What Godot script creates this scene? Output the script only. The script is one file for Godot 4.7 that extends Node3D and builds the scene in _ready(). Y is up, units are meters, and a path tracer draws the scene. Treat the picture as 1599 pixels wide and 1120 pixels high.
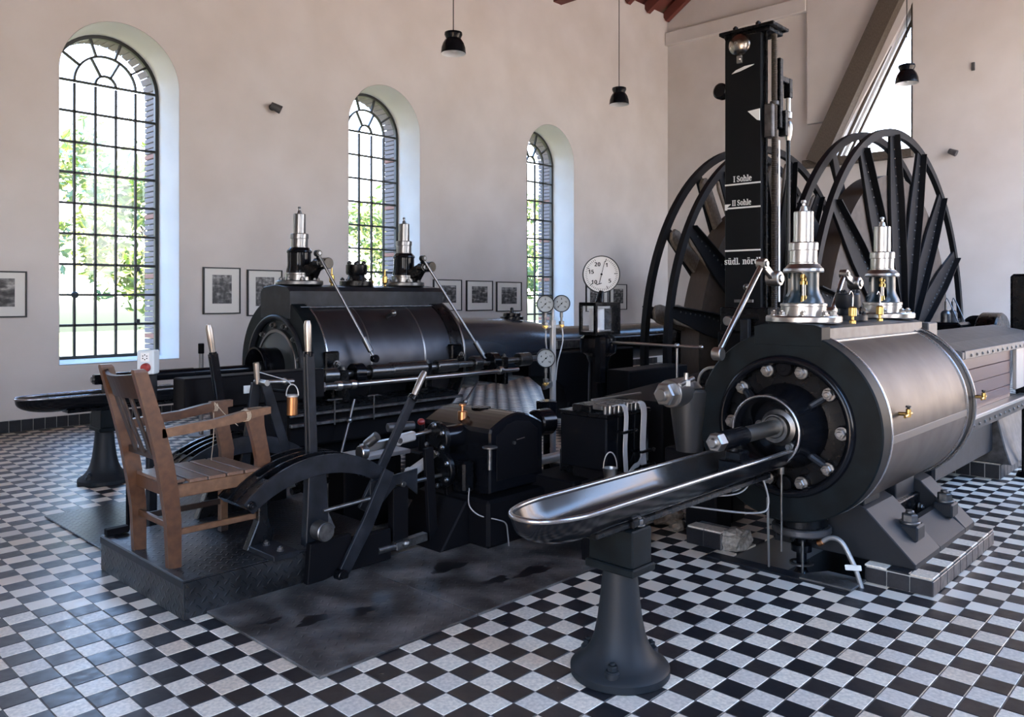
extends Node3D
# Winding engine hall. x runs along the cylinders towards the gable wall, z across the hall (window wall at z = -11.1), y up, metres.

var M := {}
var used := {}
var taken := {}
var rng := RandomNumberGenerator.new()
const TILE := 0.131175
const RZ := -2.08      # axis of the near engine
const LZ := -7.5       # axis of the far engine
const AY := 0.89       # height of the cylinder axes
const EYE := Vector3(0, 1.65, 0)

# ---------------------------------------------------------------- mesh builder
class MB:
	var st := SurfaceTool.new()
	var grp := 1
	var n := 0
	var hascol := false
	func _init():
		st.begin(Mesh.PRIMITIVE_TRIANGLES)
	func tri(a: Vector3, b: Vector3, c: Vector3, g := -1):   # counter-clockwise seen from outside
		st.set_smooth_group(g)
		st.add_vertex(a); st.add_vertex(c); st.add_vertex(b)
		n += 1
	func quad(a, b, c, d, g := -1):
		tri(a, b, c, g); tri(a, c, d, g)
	func box(c: Vector3, s: Vector3, bas := Basis(), bev := 0.004):
		var h := s / 2.0
		bev = minf(bev, minf(h.x, minf(h.y, h.z)) * 0.6)
		if bev <= 0.0:
			for ax in 3:
				for sg in [-1, 1]:
					var u := Vector3(); var v := Vector3(); var w := Vector3()
					w[ax] = h[ax] * sg
					u[(ax + 1) % 3] = h[(ax + 1) % 3]
					v[(ax + 2) % 3] = h[(ax + 2) % 3] * sg
					quad(c + bas * (w - u - v), c + bas * (w + u - v), c + bas * (w + u + v), c + bas * (w - u + v))
			return
		var P := func(ax: int, sx: int, sy: int, sz: int) -> Vector3:
			var q := Vector3(sx * h.x, sy * h.y, sz * h.z)
			for k in 3:
				if k != ax:
					q[k] -= signf(q[k]) * bev
			return c + bas * q
		for ax in 3:
			for sg in [-1, 1]:
				var a1 := (ax + 1) % 3
				var a2 := (ax + 2) % 3
				var pts := []
				for e in [[-1, -1], [1, -1], [1, 1], [-1, 1]]:
					var sgn := [0, 0, 0]
					sgn[ax] = sg; sgn[a1] = e[0]; sgn[a2] = e[1] * sg
					pts.append(P.call(ax, sgn[0], sgn[1], sgn[2]))
				quad(pts[0], pts[1], pts[2], pts[3])
		# edges and corners
		for ax in 3:
			var a1 := (ax + 1) % 3
			var a2 := (ax + 2) % 3
			for s1 in [-1, 1]:
				for s2 in [-1, 1]:
					var lo := [0, 0, 0]; var hi := [0, 0, 0]
					lo[ax] = -1; hi[ax] = 1
					lo[a1] = s1; hi[a1] = s1; lo[a2] = s2; hi[a2] = s2
					var p0 = P.call(a1, lo[0], lo[1], lo[2]); var p1 = P.call(a1, hi[0], hi[1], hi[2])
					var q0 = P.call(a2, lo[0], lo[1], lo[2]); var q1 = P.call(a2, hi[0], hi[1], hi[2])
					if s1 * s2 > 0:
						quad(p0, q0, q1, p1)
					else:
						quad(p0, p1, q1, q0)
		for sx in [-1, 1]:
			for sy in [-1, 1]:
				for sz in [-1, 1]:
					var a = P.call(0, sx, sy, sz); var b = P.call(1, sx, sy, sz); var d = P.call(2, sx, sy, sz)
					if sx * sy * sz > 0:
						tri(a, b, d)
					else:
						tri(a, d, b)
	func bar(a: Vector3, b: Vector3, w: float, hgt: float, up := Vector3.UP, bev := 0.003):   # w across, hgt along up
		var d := b - a
		var x := d.normalized()
		if absf(x.dot(up)) > 0.99: up = Vector3.RIGHT
		var z := x.cross(up).normalized()
		var y := z.cross(x)
		box((a + b) / 2.0, Vector3(d.length(), hgt, w), Basis(x, y, z), bev)
	func frame(axis: Vector3) -> Basis:   # columns: u, axis, v
		var y := axis.normalized()
		var x := (Vector3.UP if absf(y.y) < 0.9 else Vector3.RIGHT).cross(y).normalized()
		return Basis(x, y, x.cross(y))
	# profile: [[radius, height], ...] listed so that the outside lies to the right when going up the axis
	func lathe(o: Vector3, axis: Vector3, prof: Array, seg := 32, a0 := 0.0, a1 := TAU, flat := false):
		var bas := frame(axis)
		var rings := []
		for p in prof:
			var ring := PackedVector3Array()
			for i in seg + 1:
				var t := a0 + (a1 - a0) * i / seg
				ring.append(o + bas * Vector3(cos(t) * p[0], p[1], -sin(t) * p[0]))
			if absf(a1 - a0 - TAU) < 1e-6: ring[seg] = ring[0]
			rings.append(ring)
		var pd := Vector2.ZERO
		for k in prof.size() - 1:
			var dd := Vector2(prof[k + 1][0] - prof[k][0], prof[k + 1][1] - prof[k][1]).normalized()
			if k > 0 and pd.dot(dd) < 0.9: grp += 1
			pd = dd
			var g := -1 if flat else grp
			for i in seg:
				if prof[k][0] > 1e-6: tri(rings[k][i], rings[k][i + 1], rings[k + 1][i + 1], g)
				if prof[k + 1][0] > 1e-6: tri(rings[k][i], rings[k + 1][i + 1], rings[k + 1][i], g)
		grp += 1
	func cyl(a: Vector3, b: Vector3, r: float, seg := 24, r2 := -1.0, bev := 0.0):
		if r2 < 0: r2 = r
		var L := (b - a).length()
		if bev > 0:
			lathe(a, b - a, [[0, 0], [r - bev, 0], [r, bev], [r2, L - bev], [r2 - bev, L], [0, L]], seg)
		else:
			lathe(a, b - a, [[0, 0], [r, 0], [r2, L], [0, L]], seg)
	func ring(a: Vector3, b: Vector3, ro: float, ri: float, seg := 48, bev := 0.0):
		var L := (b - a).length()
		lathe(a, b - a, [[ri, 0], [ro - bev, 0], [ro, bev], [ro, L - bev], [ro - bev, L], [ri, L], [ri, 0]] if bev > 0 else [[ri, 0], [ro, 0], [ro, L], [ri, L], [ri, 0]], seg)
	func hexnut(o: Vector3, axis: Vector3, r: float, h: float):
		lathe(o, axis, [[0, 0], [r, 0], [r, h * 0.85], [r * 0.88, h], [0, h]], 6, 0, TAU, true)
	func bolt(o: Vector3, axis: Vector3, r: float, washer := true):   # washer, nut and stud end
		var d := axis.normalized()
		if washer: cyl(o, o + d * r * 0.35, r * 1.3, 16, -1, r * 0.08)
		hexnut(o + d * r * 0.3, d, r, r * 1.0)
		cyl(o + d * r * 1.3, o + d * r * 1.75, r * 0.55, 12, -1, r * 0.12)
	func sphere(c: Vector3, r: float, seg := 20, sy := 1.0, up := Vector3.UP):
		var pr := []
		for i in seg / 2 + 1:
			var t := -PI / 2 + PI * i / (seg / 2)
			pr.append([maxf(0.0, cos(t)) * r if i > 0 and i < seg / 2 else 0.0, sin(t) * r * sy])
		lathe(c, up, pr, seg)
	func loft(rings: Array, closed := true, caps := true, smooth := true):   # rings of equal length
		var g := grp if smooth else -1
		for k in rings.size() - 1:
			var A = rings[k]; var B = rings[k + 1]
			var m: int = A.size()
			for i in (m if closed else m - 1):
				var j := (i + 1) % m
				quad(A[i], A[j], B[j], B[i], g)
		grp += 1
		if caps and closed:
			for e in 2:
				var R = rings[0] if e == 0 else rings[-1]
				var c := Vector3()
				for p in R: c += p
				c /= R.size()
				for i in R.size():
					var j: int = (i + 1) % R.size()
					if e == 0: tri(c, R[j], R[i], grp)
					else: tri(c, R[i], R[j], grp)
				grp += 1
	func tube(pts: Array, r: float, seg := 8, closed := false):
		var rings := []
		var nrm := Vector3.ZERO
		var m := pts.size()
		for k in m:
			var d: Vector3
			if closed: d = (pts[(k + 1) % m] - pts[(k - 1 + m) % m]).normalized()
			elif k == 0: d = (pts[1] - pts[0]).normalized()
			elif k == m - 1: d = (pts[k] - pts[k - 1]).normalized()
			else: d = ((pts[k + 1] - pts[k]).normalized() + (pts[k] - pts[k - 1]).normalized()).normalized()
			if nrm == Vector3.ZERO: nrm = d.cross(Vector3.UP if absf(d.y) < 0.9 else Vector3.RIGHT).normalized()
			nrm = (nrm - d * nrm.dot(d)).normalized()
			var bn := d.cross(nrm)
			var ring := PackedVector3Array()
			for i in seg:
				var t := TAU * i / seg
				ring.append(pts[k] + (nrm * cos(t) + bn * sin(t)) * r)
			rings.append(ring)
		if closed: rings.append(rings[0])
		loft(rings, true, not closed)
	# polygon in the xy plane of xf, extruded from z = 0 to z = depth, edges chamfered by bev
	func prism(poly: Array, xf: Transform3D, depth: float, bev := 0.0, smooth_sides := false):
		var p := PackedVector2Array(poly)
		if Geometry2D.is_polygon_clockwise(p): p.reverse()
		var m := p.size()
		var q := PackedVector2Array()
		for i in m:
			var e0 := (p[i] - p[(i - 1 + m) % m]).normalized()
			var e1 := (p[(i + 1) % m] - p[i]).normalized()
			var nn := Vector2(-e0.y, e0.x) + Vector2(-e1.y, e1.x)
			q.append(p[i] + nn / maxf(nn.length_squared() * 0.5, 0.3) * bev)
		var idx := Geometry2D.triangulate_polygon(q if bev > 0 else p)
		var top := q if bev > 0 else p
		for t in range(0, idx.size(), 3):
			var a := top[idx[t]]; var b := top[idx[t + 1]]; var c := top[idx[t + 2]]
			if (b - a).cross(c - a) < 0:
				var w := b; b = c; c = w
			tri(xf * Vector3(a.x, a.y, depth), xf * Vector3(b.x, b.y, depth), xf * Vector3(c.x, c.y, depth))
			tri(xf * Vector3(a.x, a.y, 0), xf * Vector3(c.x, c.y, 0), xf * Vector3(b.x, b.y, 0))
		var g := grp if smooth_sides else -1
		for i in m:
			var j := (i + 1) % m
			quad(xf * Vector3(p[i].x, p[i].y, bev), xf * Vector3(p[j].x, p[j].y, bev), xf * Vector3(p[j].x, p[j].y, depth - bev), xf * Vector3(p[i].x, p[i].y, depth - bev), g)
			if bev > 0:
				quad(xf * Vector3(q[i].x, q[i].y, 0), xf * Vector3(q[j].x, q[j].y, 0), xf * Vector3(p[j].x, p[j].y, bev), xf * Vector3(p[i].x, p[i].y, bev), -1)
				quad(xf * Vector3(p[i].x, p[i].y, depth - bev), xf * Vector3(p[j].x, p[j].y, depth - bev), xf * Vector3(q[j].x, q[j].y, depth), xf * Vector3(q[i].x, q[i].y, depth), -1)
		grp += 1
	func mesh() -> ArrayMesh:
		st.generate_normals()
		return st.commit()

# transforms that lay a polygon (x, y) into the world
func in_xy(z: float) -> Transform3D:      # polygon x -> world x, extruded towards +z
	return Transform3D(Basis(), Vector3(0, 0, z))
func in_zy(x: float) -> Transform3D:      # polygon x -> world z, y -> y, extruded towards -x
	return Transform3D(Basis(Vector3(0, 0, 1), Vector3(0, 1, 0), Vector3(-1, 0, 0)), Vector3(x, 0, 0))
func in_xz(y: float) -> Transform3D:      # polygon x -> world x, y -> -z, extruded upwards
	return Transform3D(Basis(Vector3(1, 0, 0), Vector3(0, 0, -1), Vector3(0, 1, 0)), Vector3(0, y, 0))
func V(x, y, z) -> Vector3:
	return Vector3(x, y, z)
func arc(c: Vector2, r: float, a0: float, a1: float, n: int) -> Array:
	var o := []
	for i in n + 1:
		var t := deg_to_rad(a0 + (a1 - a0) * i / n)
		o.append(c + Vector2(cos(t), sin(t)) * r)
	return o
func curve(pts: Array, steps := 6) -> Array:   # smooth curve through the points
	var o := []
	for i in pts.size() - 1:
		var p0 = pts[maxi(i - 1, 0)]; var p1 = pts[i]; var p2 = pts[i + 1]; var p3 = pts[mini(i + 2, pts.size() - 1)]
		for k in steps:
			o.append(p1.cubic_interpolate(p2, p0, p3, float(k) / steps))
	o.append(pts[-1])
	return o

# ---------------------------------------------------------------- things and parts
func numbered(called: String) -> String:
	var k: int = taken.get(called, 0)
	taken[called] = k + 1
	return called if k == 0 else "%s_%03d" % [called, k]
func thing(called: String, label: String, category: String, at := Vector3.ZERO, group := "") -> Node3D:
	var o := Node3D.new()
	o.name = numbered(called)
	o.position = at
	add_child(o)
	meta(o, label, category, group)
	return o
func meta(o: Node, label: String, category := "", group := "", kind := ""):
	if label: o.set_meta("label", label)
	if category: o.set_meta("category", category)
	if group: o.set_meta("group", group)
	if kind: o.set_meta("kind", kind)
func origin_of(n: Node) -> Vector3:
	var p := Vector3.ZERO
	while n is Node3D and n != self:
		p += n.position
		n = n.get_parent()
	return p
func part(parent: Node, called: String, b, material: Material, label := "") -> MeshInstance3D:   # vertices in world coordinates
	var o := MeshInstance3D.new()
	o.mesh = b.mesh() if b is MB else b
	o.material_override = null
	for s in o.mesh.get_surface_count(): o.mesh.surface_set_material(s, material)
	o.name = called
	if label: o.set_meta("label", label)
	o.position = -origin_of(parent) if parent != self else Vector3.ZERO
	parent.add_child(o, true)
	return o
func single(called: String, b, material: Material, label: String, category: String, group := "") -> MeshInstance3D:
	var o := part(self, numbered(called), b, material)
	meta(o, label, category, group)
	return o
func struct(called: String, b, material: Material, label := "") -> MeshInstance3D:
	var o := part(self, called, b, material)
	meta(o, label, "", "", "structure")
	return o
func inst(parent: Node, called: String, mesh: Mesh, xf: Transform3D, material: Material = null) -> MeshInstance3D:   # shared mesh, world transform
	var o := MeshInstance3D.new()
	o.mesh = mesh
	if material: o.material_override = material
	o.name = called
	o.transform = xf
	o.position -= origin_of(parent)
	parent.add_child(o, true)
	return o

# ---------------------------------------------------------------- materials
func noise_tex(freq: float, lo: Color, hi: Color, seed_: int, size := 256, oct := 4, type := FastNoiseLite.TYPE_SIMPLEX_SMOOTH) -> NoiseTexture2D:
	var n := FastNoiseLite.new()
	n.noise_type = type
	n.seed = seed_
	n.frequency = freq
	n.fractal_octaves = oct
	var g := Gradient.new()
	g.set_color(0, lo); g.set_color(1, hi)
	var t := NoiseTexture2D.new()
	t.width = size; t.height = size
	t.seamless = true
	t.noise = n
	t.color_ramp = g
	return t
func mat(key: String, c: Color, rough := 0.5, metal := 0.0, spec := 0.5) -> StandardMaterial3D:
	var m := StandardMaterial3D.new()
	m.resource_name = key
	m.albedo_color = c.linear_to_srgb()      # given as real-world (linear) colours
	m.roughness = rough
	m.metallic = metal
	m.metallic_specular = spec
	M[key] = m
	return m
func tri_tex(m: StandardMaterial3D, t: Texture2D, scale: float, world := true):
	m.albedo_texture = t
	m.uv1_triplanar = true
	m.uv1_world_triplanar = world
	m.uv1_scale = Vector3.ONE * scale
func rough_tex(m: StandardMaterial3D, t: Texture2D):
	m.roughness_texture = t
	m.roughness_texture_channel = BaseMaterial3D.TEXTURE_CHANNEL_RED

func materials():
	var G := func(v): return Color(v, v, v)
	var smudge := noise_tex(0.012, G.call(0.55), G.call(1.0), 3, 512, 5)
	var fine := noise_tex(0.06, G.call(0.78), G.call(1.0), 5, 512, 4)
	var rgh := noise_tex(0.02, G.call(0.62), G.call(1.0), 9, 512, 5)
	var plaster := noise_tex(0.006, Color(0.93, 0.925, 0.92), Color(1, 1, 1), 11, 512, 5)
	var bump := noise_tex(0.03, G.call(0.3), G.call(0.7), 21, 512, 5)
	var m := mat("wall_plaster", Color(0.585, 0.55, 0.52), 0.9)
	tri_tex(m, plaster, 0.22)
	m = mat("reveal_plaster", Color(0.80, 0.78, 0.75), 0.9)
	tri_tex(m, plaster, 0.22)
	m = mat("wood_ceiling", Color(0.10, 0.022, 0.016), 0.7)
	mat("tile_white", Color(0.88, 0.78, 0.645), 0.44)
	mat("tile_cream", Color(0.78, 0.65, 0.51), 0.46)
	mat("tile_grey", Color(0.74, 0.67, 0.58), 0.44)
	mat("tile_black", Color(0.013, 0.014, 0.018), 0.42)
	mat("tile_black2", Color(0.022, 0.021, 0.024), 0.46)
	for k in ["tile_white", "tile_cream", "tile_grey", "tile_black", "tile_black2"]:
		tri_tex(M[k], fine, 1.3); rough_tex(M[k], rgh)
	m = mat("tile_any", Color(1, 1, 1), 0.44); m.vertex_color_use_as_albedo = true
	m.uv1_triplanar = true; m.uv1_world_triplanar = true; m.uv1_scale = Vector3.ONE * 1.3; rough_tex(m, rgh)
	m = mat("grout", Color(0.12, 0.11, 0.10), 0.9)
	m = mat("grout_light", Color(0.42, 0.41, 0.38), 0.9)
	m = mat("black_paint", Color(0.0045, 0.005, 0.0065), 0.34)
	tri_tex(m, smudge, 0.9); rough_tex(m, rgh)
	m = mat("black_gloss", Color(0.0035, 0.004, 0.0055), 0.2)
	rough_tex(m, rgh); m.uv1_triplanar = true; m.uv1_world_triplanar = true; m.uv1_scale = Vector3.ONE * 0.8
	m = mat("black_matt", Color(0.003, 0.003, 0.004), 0.6)
	m = mat("teal_black", Color(0.0055, 0.0095, 0.012), 0.5)
	tri_tex(m, smudge, 0.7)
	m = mat("slate_paint", Color(0.017, 0.020, 0.026), 0.42)
	tri_tex(m, smudge, 1.1)
	for k in ["black_paint", "black_gloss", "black_matt", "teal_black", "slate_paint"]: M[k].metallic_specular = 0.32
	M.black_matt.metallic_specular = 0.2; M.teal_black.metallic_specular = 0.25
	m = mat("grey_paint", Color(0.085, 0.088, 0.095), 0.45)
	tri_tex(m, smudge, 1.1)
	m = mat("lagging_steel", Color(0.078, 0.068, 0.064), 0.52, 0.9)
	tri_tex(m, noise_tex(0.008, Color(0.86, 0.84, 0.83), Color(1, 1, 1), 31, 512, 5), 0.8); rough_tex(m, noise_tex(0.01, G.call(0.8), G.call(1.0), 33, 512, 5))
	m = mat("lagging_dark", Color(0.055, 0.055, 0.06), 0.36, 0.75)
	tri_tex(m, noise_tex(0.006, Color(0.7, 0.7, 0.72), Color(1, 1, 1), 35, 512, 3), 0.8)
	m = mat("bright_steel", Color(0.42, 0.41, 0.395), 0.30, 1.0)
	m = mat("bolt_steel", Color(0.27, 0.26, 0.25), 0.36, 0.95)
	m = mat("worn_steel", Color(0.24, 0.24, 0.24), 0.38, 0.9)
	tri_tex(m, smudge, 1.7)
	m = mat("cast_iron", Color(0.10, 0.10, 0.105), 0.45, 0.5)
	tri_tex(m, smudge, 1.5)
	m = mat("brass", Color(0.55, 0.36, 0.12), 0.30, 1.0)
	m = mat("copper", Color(0.50, 0.24, 0.11), 0.32, 1.0)
	m = mat("pipe_pale", Color(0.26, 0.26, 0.26), 0.4, 0.5)
	m = mat("white_paint", Color(0.75, 0.75, 0.72), 0.5)
	m = mat("dial_white", Color(0.66, 0.64, 0.60), 0.5)
	m = mat("dial_grey", Color(0.24, 0.275, 0.29), 0.4)
	m = mat("box_white", Color(0.55, 0.60, 0.62), 0.4)
	m = mat("red_plastic", Color(0.22, 0.015, 0.015), 0.35)
	m = mat("red_rag", Color(0.30, 0.02, 0.03), 0.6)
	m = mat("maroon", Color(0.060, 0.026, 0.030), 0.28)
	m = mat("frame_black", Color(0.012, 0.014, 0.014), 0.5)
	m = mat("mat_board", Color(0.62, 0.60, 0.55), 0.7)
	m = mat("rope", Color(0.42, 0.36, 0.27), 0.9)
	m = mat("rock", Color(0.34, 0.27, 0.20), 0.95)
	tri_tex(m, smudge, 4.0)
	m = mat("plaster_lump", Color(0.5, 0.46, 0.4), 0.95)
	tri_tex(m, smudge, 5.0)
	m = mat("pit_grime", Color(0.012, 0.012, 0.012), 0.8)
	m = mat("concrete", Color(0.20, 0.20, 0.20), 0.85)
	tri_tex(m, smudge, 2.0)
	m = mat("brick_blue", Color(0.13, 0.11, 0.115), 0.85)
	m = mat("brick_red", Color(0.20, 0.085, 0.060), 0.85)
	m = mat("mortar", Color(0.40, 0.38, 0.36), 0.95)
	var grain := noise_tex(0.02, Color(0.72, 0.68, 0.64), Color(1, 1, 1), 41, 512, 4)
	for w in [["wood_brown", Color(0.082, 0.034, 0.013), 0.42], ["wood_pale", Color(0.135, 0.070, 0.034), 0.5], ["wood_dark", Color(0.022, 0.011, 0.007), 0.45], ["timber_grey", Color(0.10, 0.085, 0.070), 0.75], ["wood_liner", Color(0.17, 0.145, 0.12), 0.6]]:
		m = mat(w[0], w[1], w[2])
		tri_tex(m, grain, 2.0)
		m.uv1_scale = Vector3(1.5, 1.5, 6.0) if w[0] != "wood_liner" else Vector3(1.5, 1.5, 3.0)
	m = mat("rope_coil", Color(0.055, 0.040, 0.030), 0.7)
	tri_tex(m, grain, 1.0); m.uv1_scale = Vector3(0.6, 0.6, 14.0)
	m = mat("glass", Color(1, 1, 1, 0.06), 0.03)
	m.transparency = BaseMaterial3D.TRANSPARENCY_ALPHA
	m = mat("lawn", Color(0.085, 0.105, 0.05), 0.9)
	m = mat("leaf", Color(0.12, 0.16, 0.07), 0.6); m.vertex_color_use_as_albedo = false
	m.backlight_enabled = true; m.backlight = Color(0.25, 0.4, 0.08)
	m = mat("leaf_pale", Color(0.17, 0.20, 0.11), 0.6)
	m.backlight_enabled = true; m.backlight = Color(0.3, 0.42, 0.1)
	m = mat("paving", Color(0.46, 0.42, 0.36), 0.9)
	m = mat("bark", Color(0.12, 0.10, 0.08), 0.9)
	# tread plate: raised lugs in two directions
	var im := Image.create(128, 128, false, Image.FORMAT_RGB8)
	for y in 128:
		for x in 128:
			var v := 0.0
			for k in 8:
				var cx := 16.0 + 32.0 * (k % 4); var cy := 16.0 + 64.0 * (k / 4) + (32.0 if k % 2 else 0.0)
				for ox in [-128, 0, 128]:
					for oy in [-128, 0, 128]:
						var d := Vector2(x - cx - ox, y - cy - oy).rotated(0.78 if k % 2 else -0.78)
						v = maxf(v, 1.0 - smoothstep(0.75, 1.05, Vector2(d.x / 20.0, d.y / 6.0).length()))
			im.set_pixel(x, y, Color(v, v, v))
	var tread := ImageTexture.create_from_image(im)
	for w in [["tread_lugs", Color(0.040, 0.043, 0.048), 0.33], ["tread_worn", Color(0.17, 0.165, 0.16), 0.45]]:
		m = mat(w[0], w[1], w[2], 0.35 if w[0] == "tread_lugs" else 0.1)
		m.heightmap_enabled = true; m.heightmap_texture = tread; m.heightmap_scale = 0.6 if w[0] == "tread_lugs" else 0.22
		m.uv1_triplanar = true; m.uv1_world_triplanar = true; m.uv1_scale = Vector3.ONE * 8.0
		m.detail_enabled = true; m.detail_blend_mode = BaseMaterial3D.BLEND_MODE_MUL
		m.detail_albedo = noise_tex(0.009, G.call(0.3), G.call(1.0), 51, 512, 5)
		m.detail_uv_layer = BaseMaterial3D.DETAIL_UV_2
		m.uv2_triplanar = true; m.uv2_world_triplanar = true; m.uv2_scale = Vector3.ONE * 0.7
	m = mat("oil_stain", Color(0.006, 0.006, 0.007), 0.35)

func _ready():
	# camera: level, 1.65 m high, lens shifted down
	var cam := Camera3D.new()
	cam.name = "camera"
	cam.position = EYE
	var th := deg_to_rad(43.5)
	cam.look_at_from_position(EYE, EYE + Vector3(cos(th), 0, -sin(th)), Vector3.UP)
	cam.projection = Camera3D.PROJECTION_FRUSTUM
	cam.near = 0.1
	cam.far = 200.0
	cam.size = 0.1 * 1120.0 / 1255.1
	cam.frustum_offset = Vector2(0, -0.1 * 97.6 / 1255.1)
	add_child(cam)
	# sky: bright hazy summer sky
	var sm := ProceduralSkyMaterial.new()
	sm.sky_top_color = Color(0.50, 0.73, 1.0)
	sm.sky_horizon_color = Color(1.0, 0.965, 0.91)
	sm.sky_curve = 0.19
	sm.ground_horizon_color = Color(0.62, 0.66, 0.62)
	sm.ground_bottom_color = Color(0.40, 0.44, 0.38)
	sm.sky_energy_multiplier = 5.0
	sm.ground_energy_multiplier = 3.0
	sm.sun_angle_max = 0.0
	var sky := Sky.new()
	sky.sky_material = sm
	var sun := DirectionalLight3D.new()     # high summer sun along the hall; it lights the trees, not the room
	sun.name = "sun"
	sun.light_energy = 80.0
	sun.light_color = Color(1.0, 0.86, 0.68)
	sun.shadow_enabled = true
	sun.sky_mode = DirectionalLight3D.SKY_MODE_LIGHT_ONLY
	sun.look_at_from_position(Vector3.ZERO, Vector3(1.0, -1.1, -0.22), Vector3.UP)
	add_child(sun)
	var env := Environment.new()
	env.background_mode = Environment.BG_SKY
	env.sky = sky
	env.tonemap_mode = Environment.TONE_MAPPER_LINEAR
	env.tonemap_exposure = 0.345
	env.sdfgi_enabled = true
	env.ssao_enabled = true
	env.ssil_enabled = true
	var we := WorldEnvironment.new()
	we.name = "world"
	we.environment = env
	add_child(we)
	rng.seed = 7
	materials()
	floor_and_pits()
	walls()
	roof()
	outside()
	pictures()
	lamps()
	small_wall_things()
	plates()
	near_engine()
	far_engine()
	bobbins()
	tower()
	controls()
	middle()
	chair()

# ---------------------------------------------------------------- the room
const WX := [4.18, 8.54, 12.90]      # window centres in view
const PITS := [[4.62, 6.6, -2.52, -1.72], [8.7, 14.6, -6.2, -3.35]]   # x0 x1 z0 z1

func tile_mesh(s: float, bev := 0.003) -> ArrayMesh:
	var b := MB.new()
	b.box(Vector3(0, -0.006, 0), Vector3(s - 0.003, 0.012, s - 0.003), Basis(), bev)
	return b.mesh()

func in_pit(x: float, z: float) -> bool:
	for p in PITS:
		if x > p[0] and x < p[1] and z > p[2] and z < p[3]: return true
	return false

func floor_and_pits():
	var x0 := -3.0; var x1 := 17.4; var z0 := -11.1; var z1 := 1.6
	var b := MB.new()
	var xs := [x0, x1]; var zs := [z0, z1]
	for p in PITS:
		xs += [p[0], p[1]]; zs += [p[2], p[3]]
	xs.sort(); zs.sort()
	for i in xs.size() - 1:
		for j in zs.size() - 1:
			if xs[i + 1] - xs[i] < 0.001 or zs[j + 1] - zs[j] < 0.001: continue
			var cx = (xs[i] + xs[i + 1]) / 2; var cz = (zs[j] + zs[j + 1]) / 2
			if in_pit(cx, cz): continue
			b.box(Vector3(cx, -0.155, cz), Vector3(xs[i + 1] - xs[i], 0.306, zs[j + 1] - zs[j]), Basis(), 0)
	var fl := struct("floor", b, M.grout, "black and white chequered tile floor of the engine hall")
	# pit walls and bottoms
	b = MB.new()
	for p in PITS:
		var dp := 1.2 if p[1] - p[0] < 3 else 2.4
		var cx = (p[0] + p[1]) / 2; var cz = (p[2] + p[3]) / 2
		b.box(Vector3(cx, -dp - 0.1, cz), Vector3(p[1] - p[0] + 0.4, 0.2, p[3] - p[2] + 0.4), Basis(), 0)
		for sx in [0, 1]:
			b.box(Vector3(p[sx] + (sx - 0.5) * 0.2, -0.31 - (dp - 0.31) / 2, cz), Vector3(0.2, dp - 0.31, p[3] - p[2] + 0.4), Basis(), 0)
			b.box(Vector3(cx, -0.31 - (dp - 0.31) / 2, p[2 + sx] + (sx - 0.5) * 0.2), Vector3(p[1] - p[0], dp - 0.31, 0.2), Basis(), 0)
	struct("floor_pit", b, M.pit_grime, "concrete machine pits sunk into the tiled floor")
	# tiles: the near ones singly, the rest as one field
	var tm := tile_mesh(TILE)
	var list := []
	for i in range(-45, 111):
		for j in range(-72, 25):
			var x := 2.8934 + (i + 0.5) * TILE
			var z := -1.714 + (j + 0.5) * TILE
			if x > x1 - TILE * 0.5 or z < z0 + TILE * 0.5 or in_pit(x, z): continue
			var d := x * cos(deg_to_rad(43.5)) - z * sin(deg_to_rad(43.5))
			var r := (x * sin(deg_to_rad(43.5)) + z * cos(deg_to_rad(43.5))) / maxf(d, 0.01)
			var covered := x > 2.0 and x < 3.87 and z > -6.6 and z < -2.99 or x > 1.87 and x < 3.0 and z > -5.1 and z < -4.06
			covered = covered or x > 4.75 and x < 6.05 and z > -2.7 and z < -1.36
			var seen := d > 3.05 and absf(r) < 0.66 and not covered
			list.append([d if seen else 1000.0 + absf(d), x, z, posmod(i + j, 2) == 1, seen])
	list.sort_custom(func(a, c): return a[0] < c[0])
	var rest := []
	for k in list.size():
		var t = list[k]
		var key := ""
		var u := rng.randf()
		if t[3]: key = "tile_black" if u < 0.65 else "tile_black2"
		else: key = "tile_white" if u < 0.55 else ("tile_grey" if u < 0.8 else "tile_cream")
		var xf := Transform3D(Basis().rotated(Vector3.UP, rng.randf_range(-0.004, 0.004)), Vector3(t[1], rng.randf_range(-0.0006, 0.0004), t[2]))
		if k < 300 and t[4]: inst(fl, "tile", tm, xf, M[key])
		else: rest.append([xf, M[key].albedo_color.srgb_to_linear() * (0.9 if key.begins_with("tile_b") else rng.randf_range(0.82, 0.92))])
	var mm := MultiMesh.new()
	mm.transform_format = MultiMesh.TRANSFORM_3D
	mm.use_colors = true
	var fm := tile_mesh(TILE, 0.0)
	fm.surface_set_material(0, M.tile_any)
	mm.mesh = fm
	mm.instance_count = rest.size()
	for k in rest.size():
		mm.set_instance_transform(k, rest[k][0])
		mm.set_instance_color(k, rest[k][1])
	var mi := MultiMeshInstance3D.new()
	mi.name = "tile_field"
	mi.multimesh = mm
	mi.set_meta("kind", "stuff")
	fl.add_child(mi, true)

func arch(cx: float, r: float, y0: float, ys: float, n := 24) -> Array:   # outline from bottom left over the arch to bottom right
	var o := [Vector2(cx - r, y0)]
	for i in n + 1:
		var t := PI - PI * i / n
		o.append(Vector2(cx + cos(t) * r, ys + sin(t) * r))
	o.append(Vector2(cx + r, y0))
	return o

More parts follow.
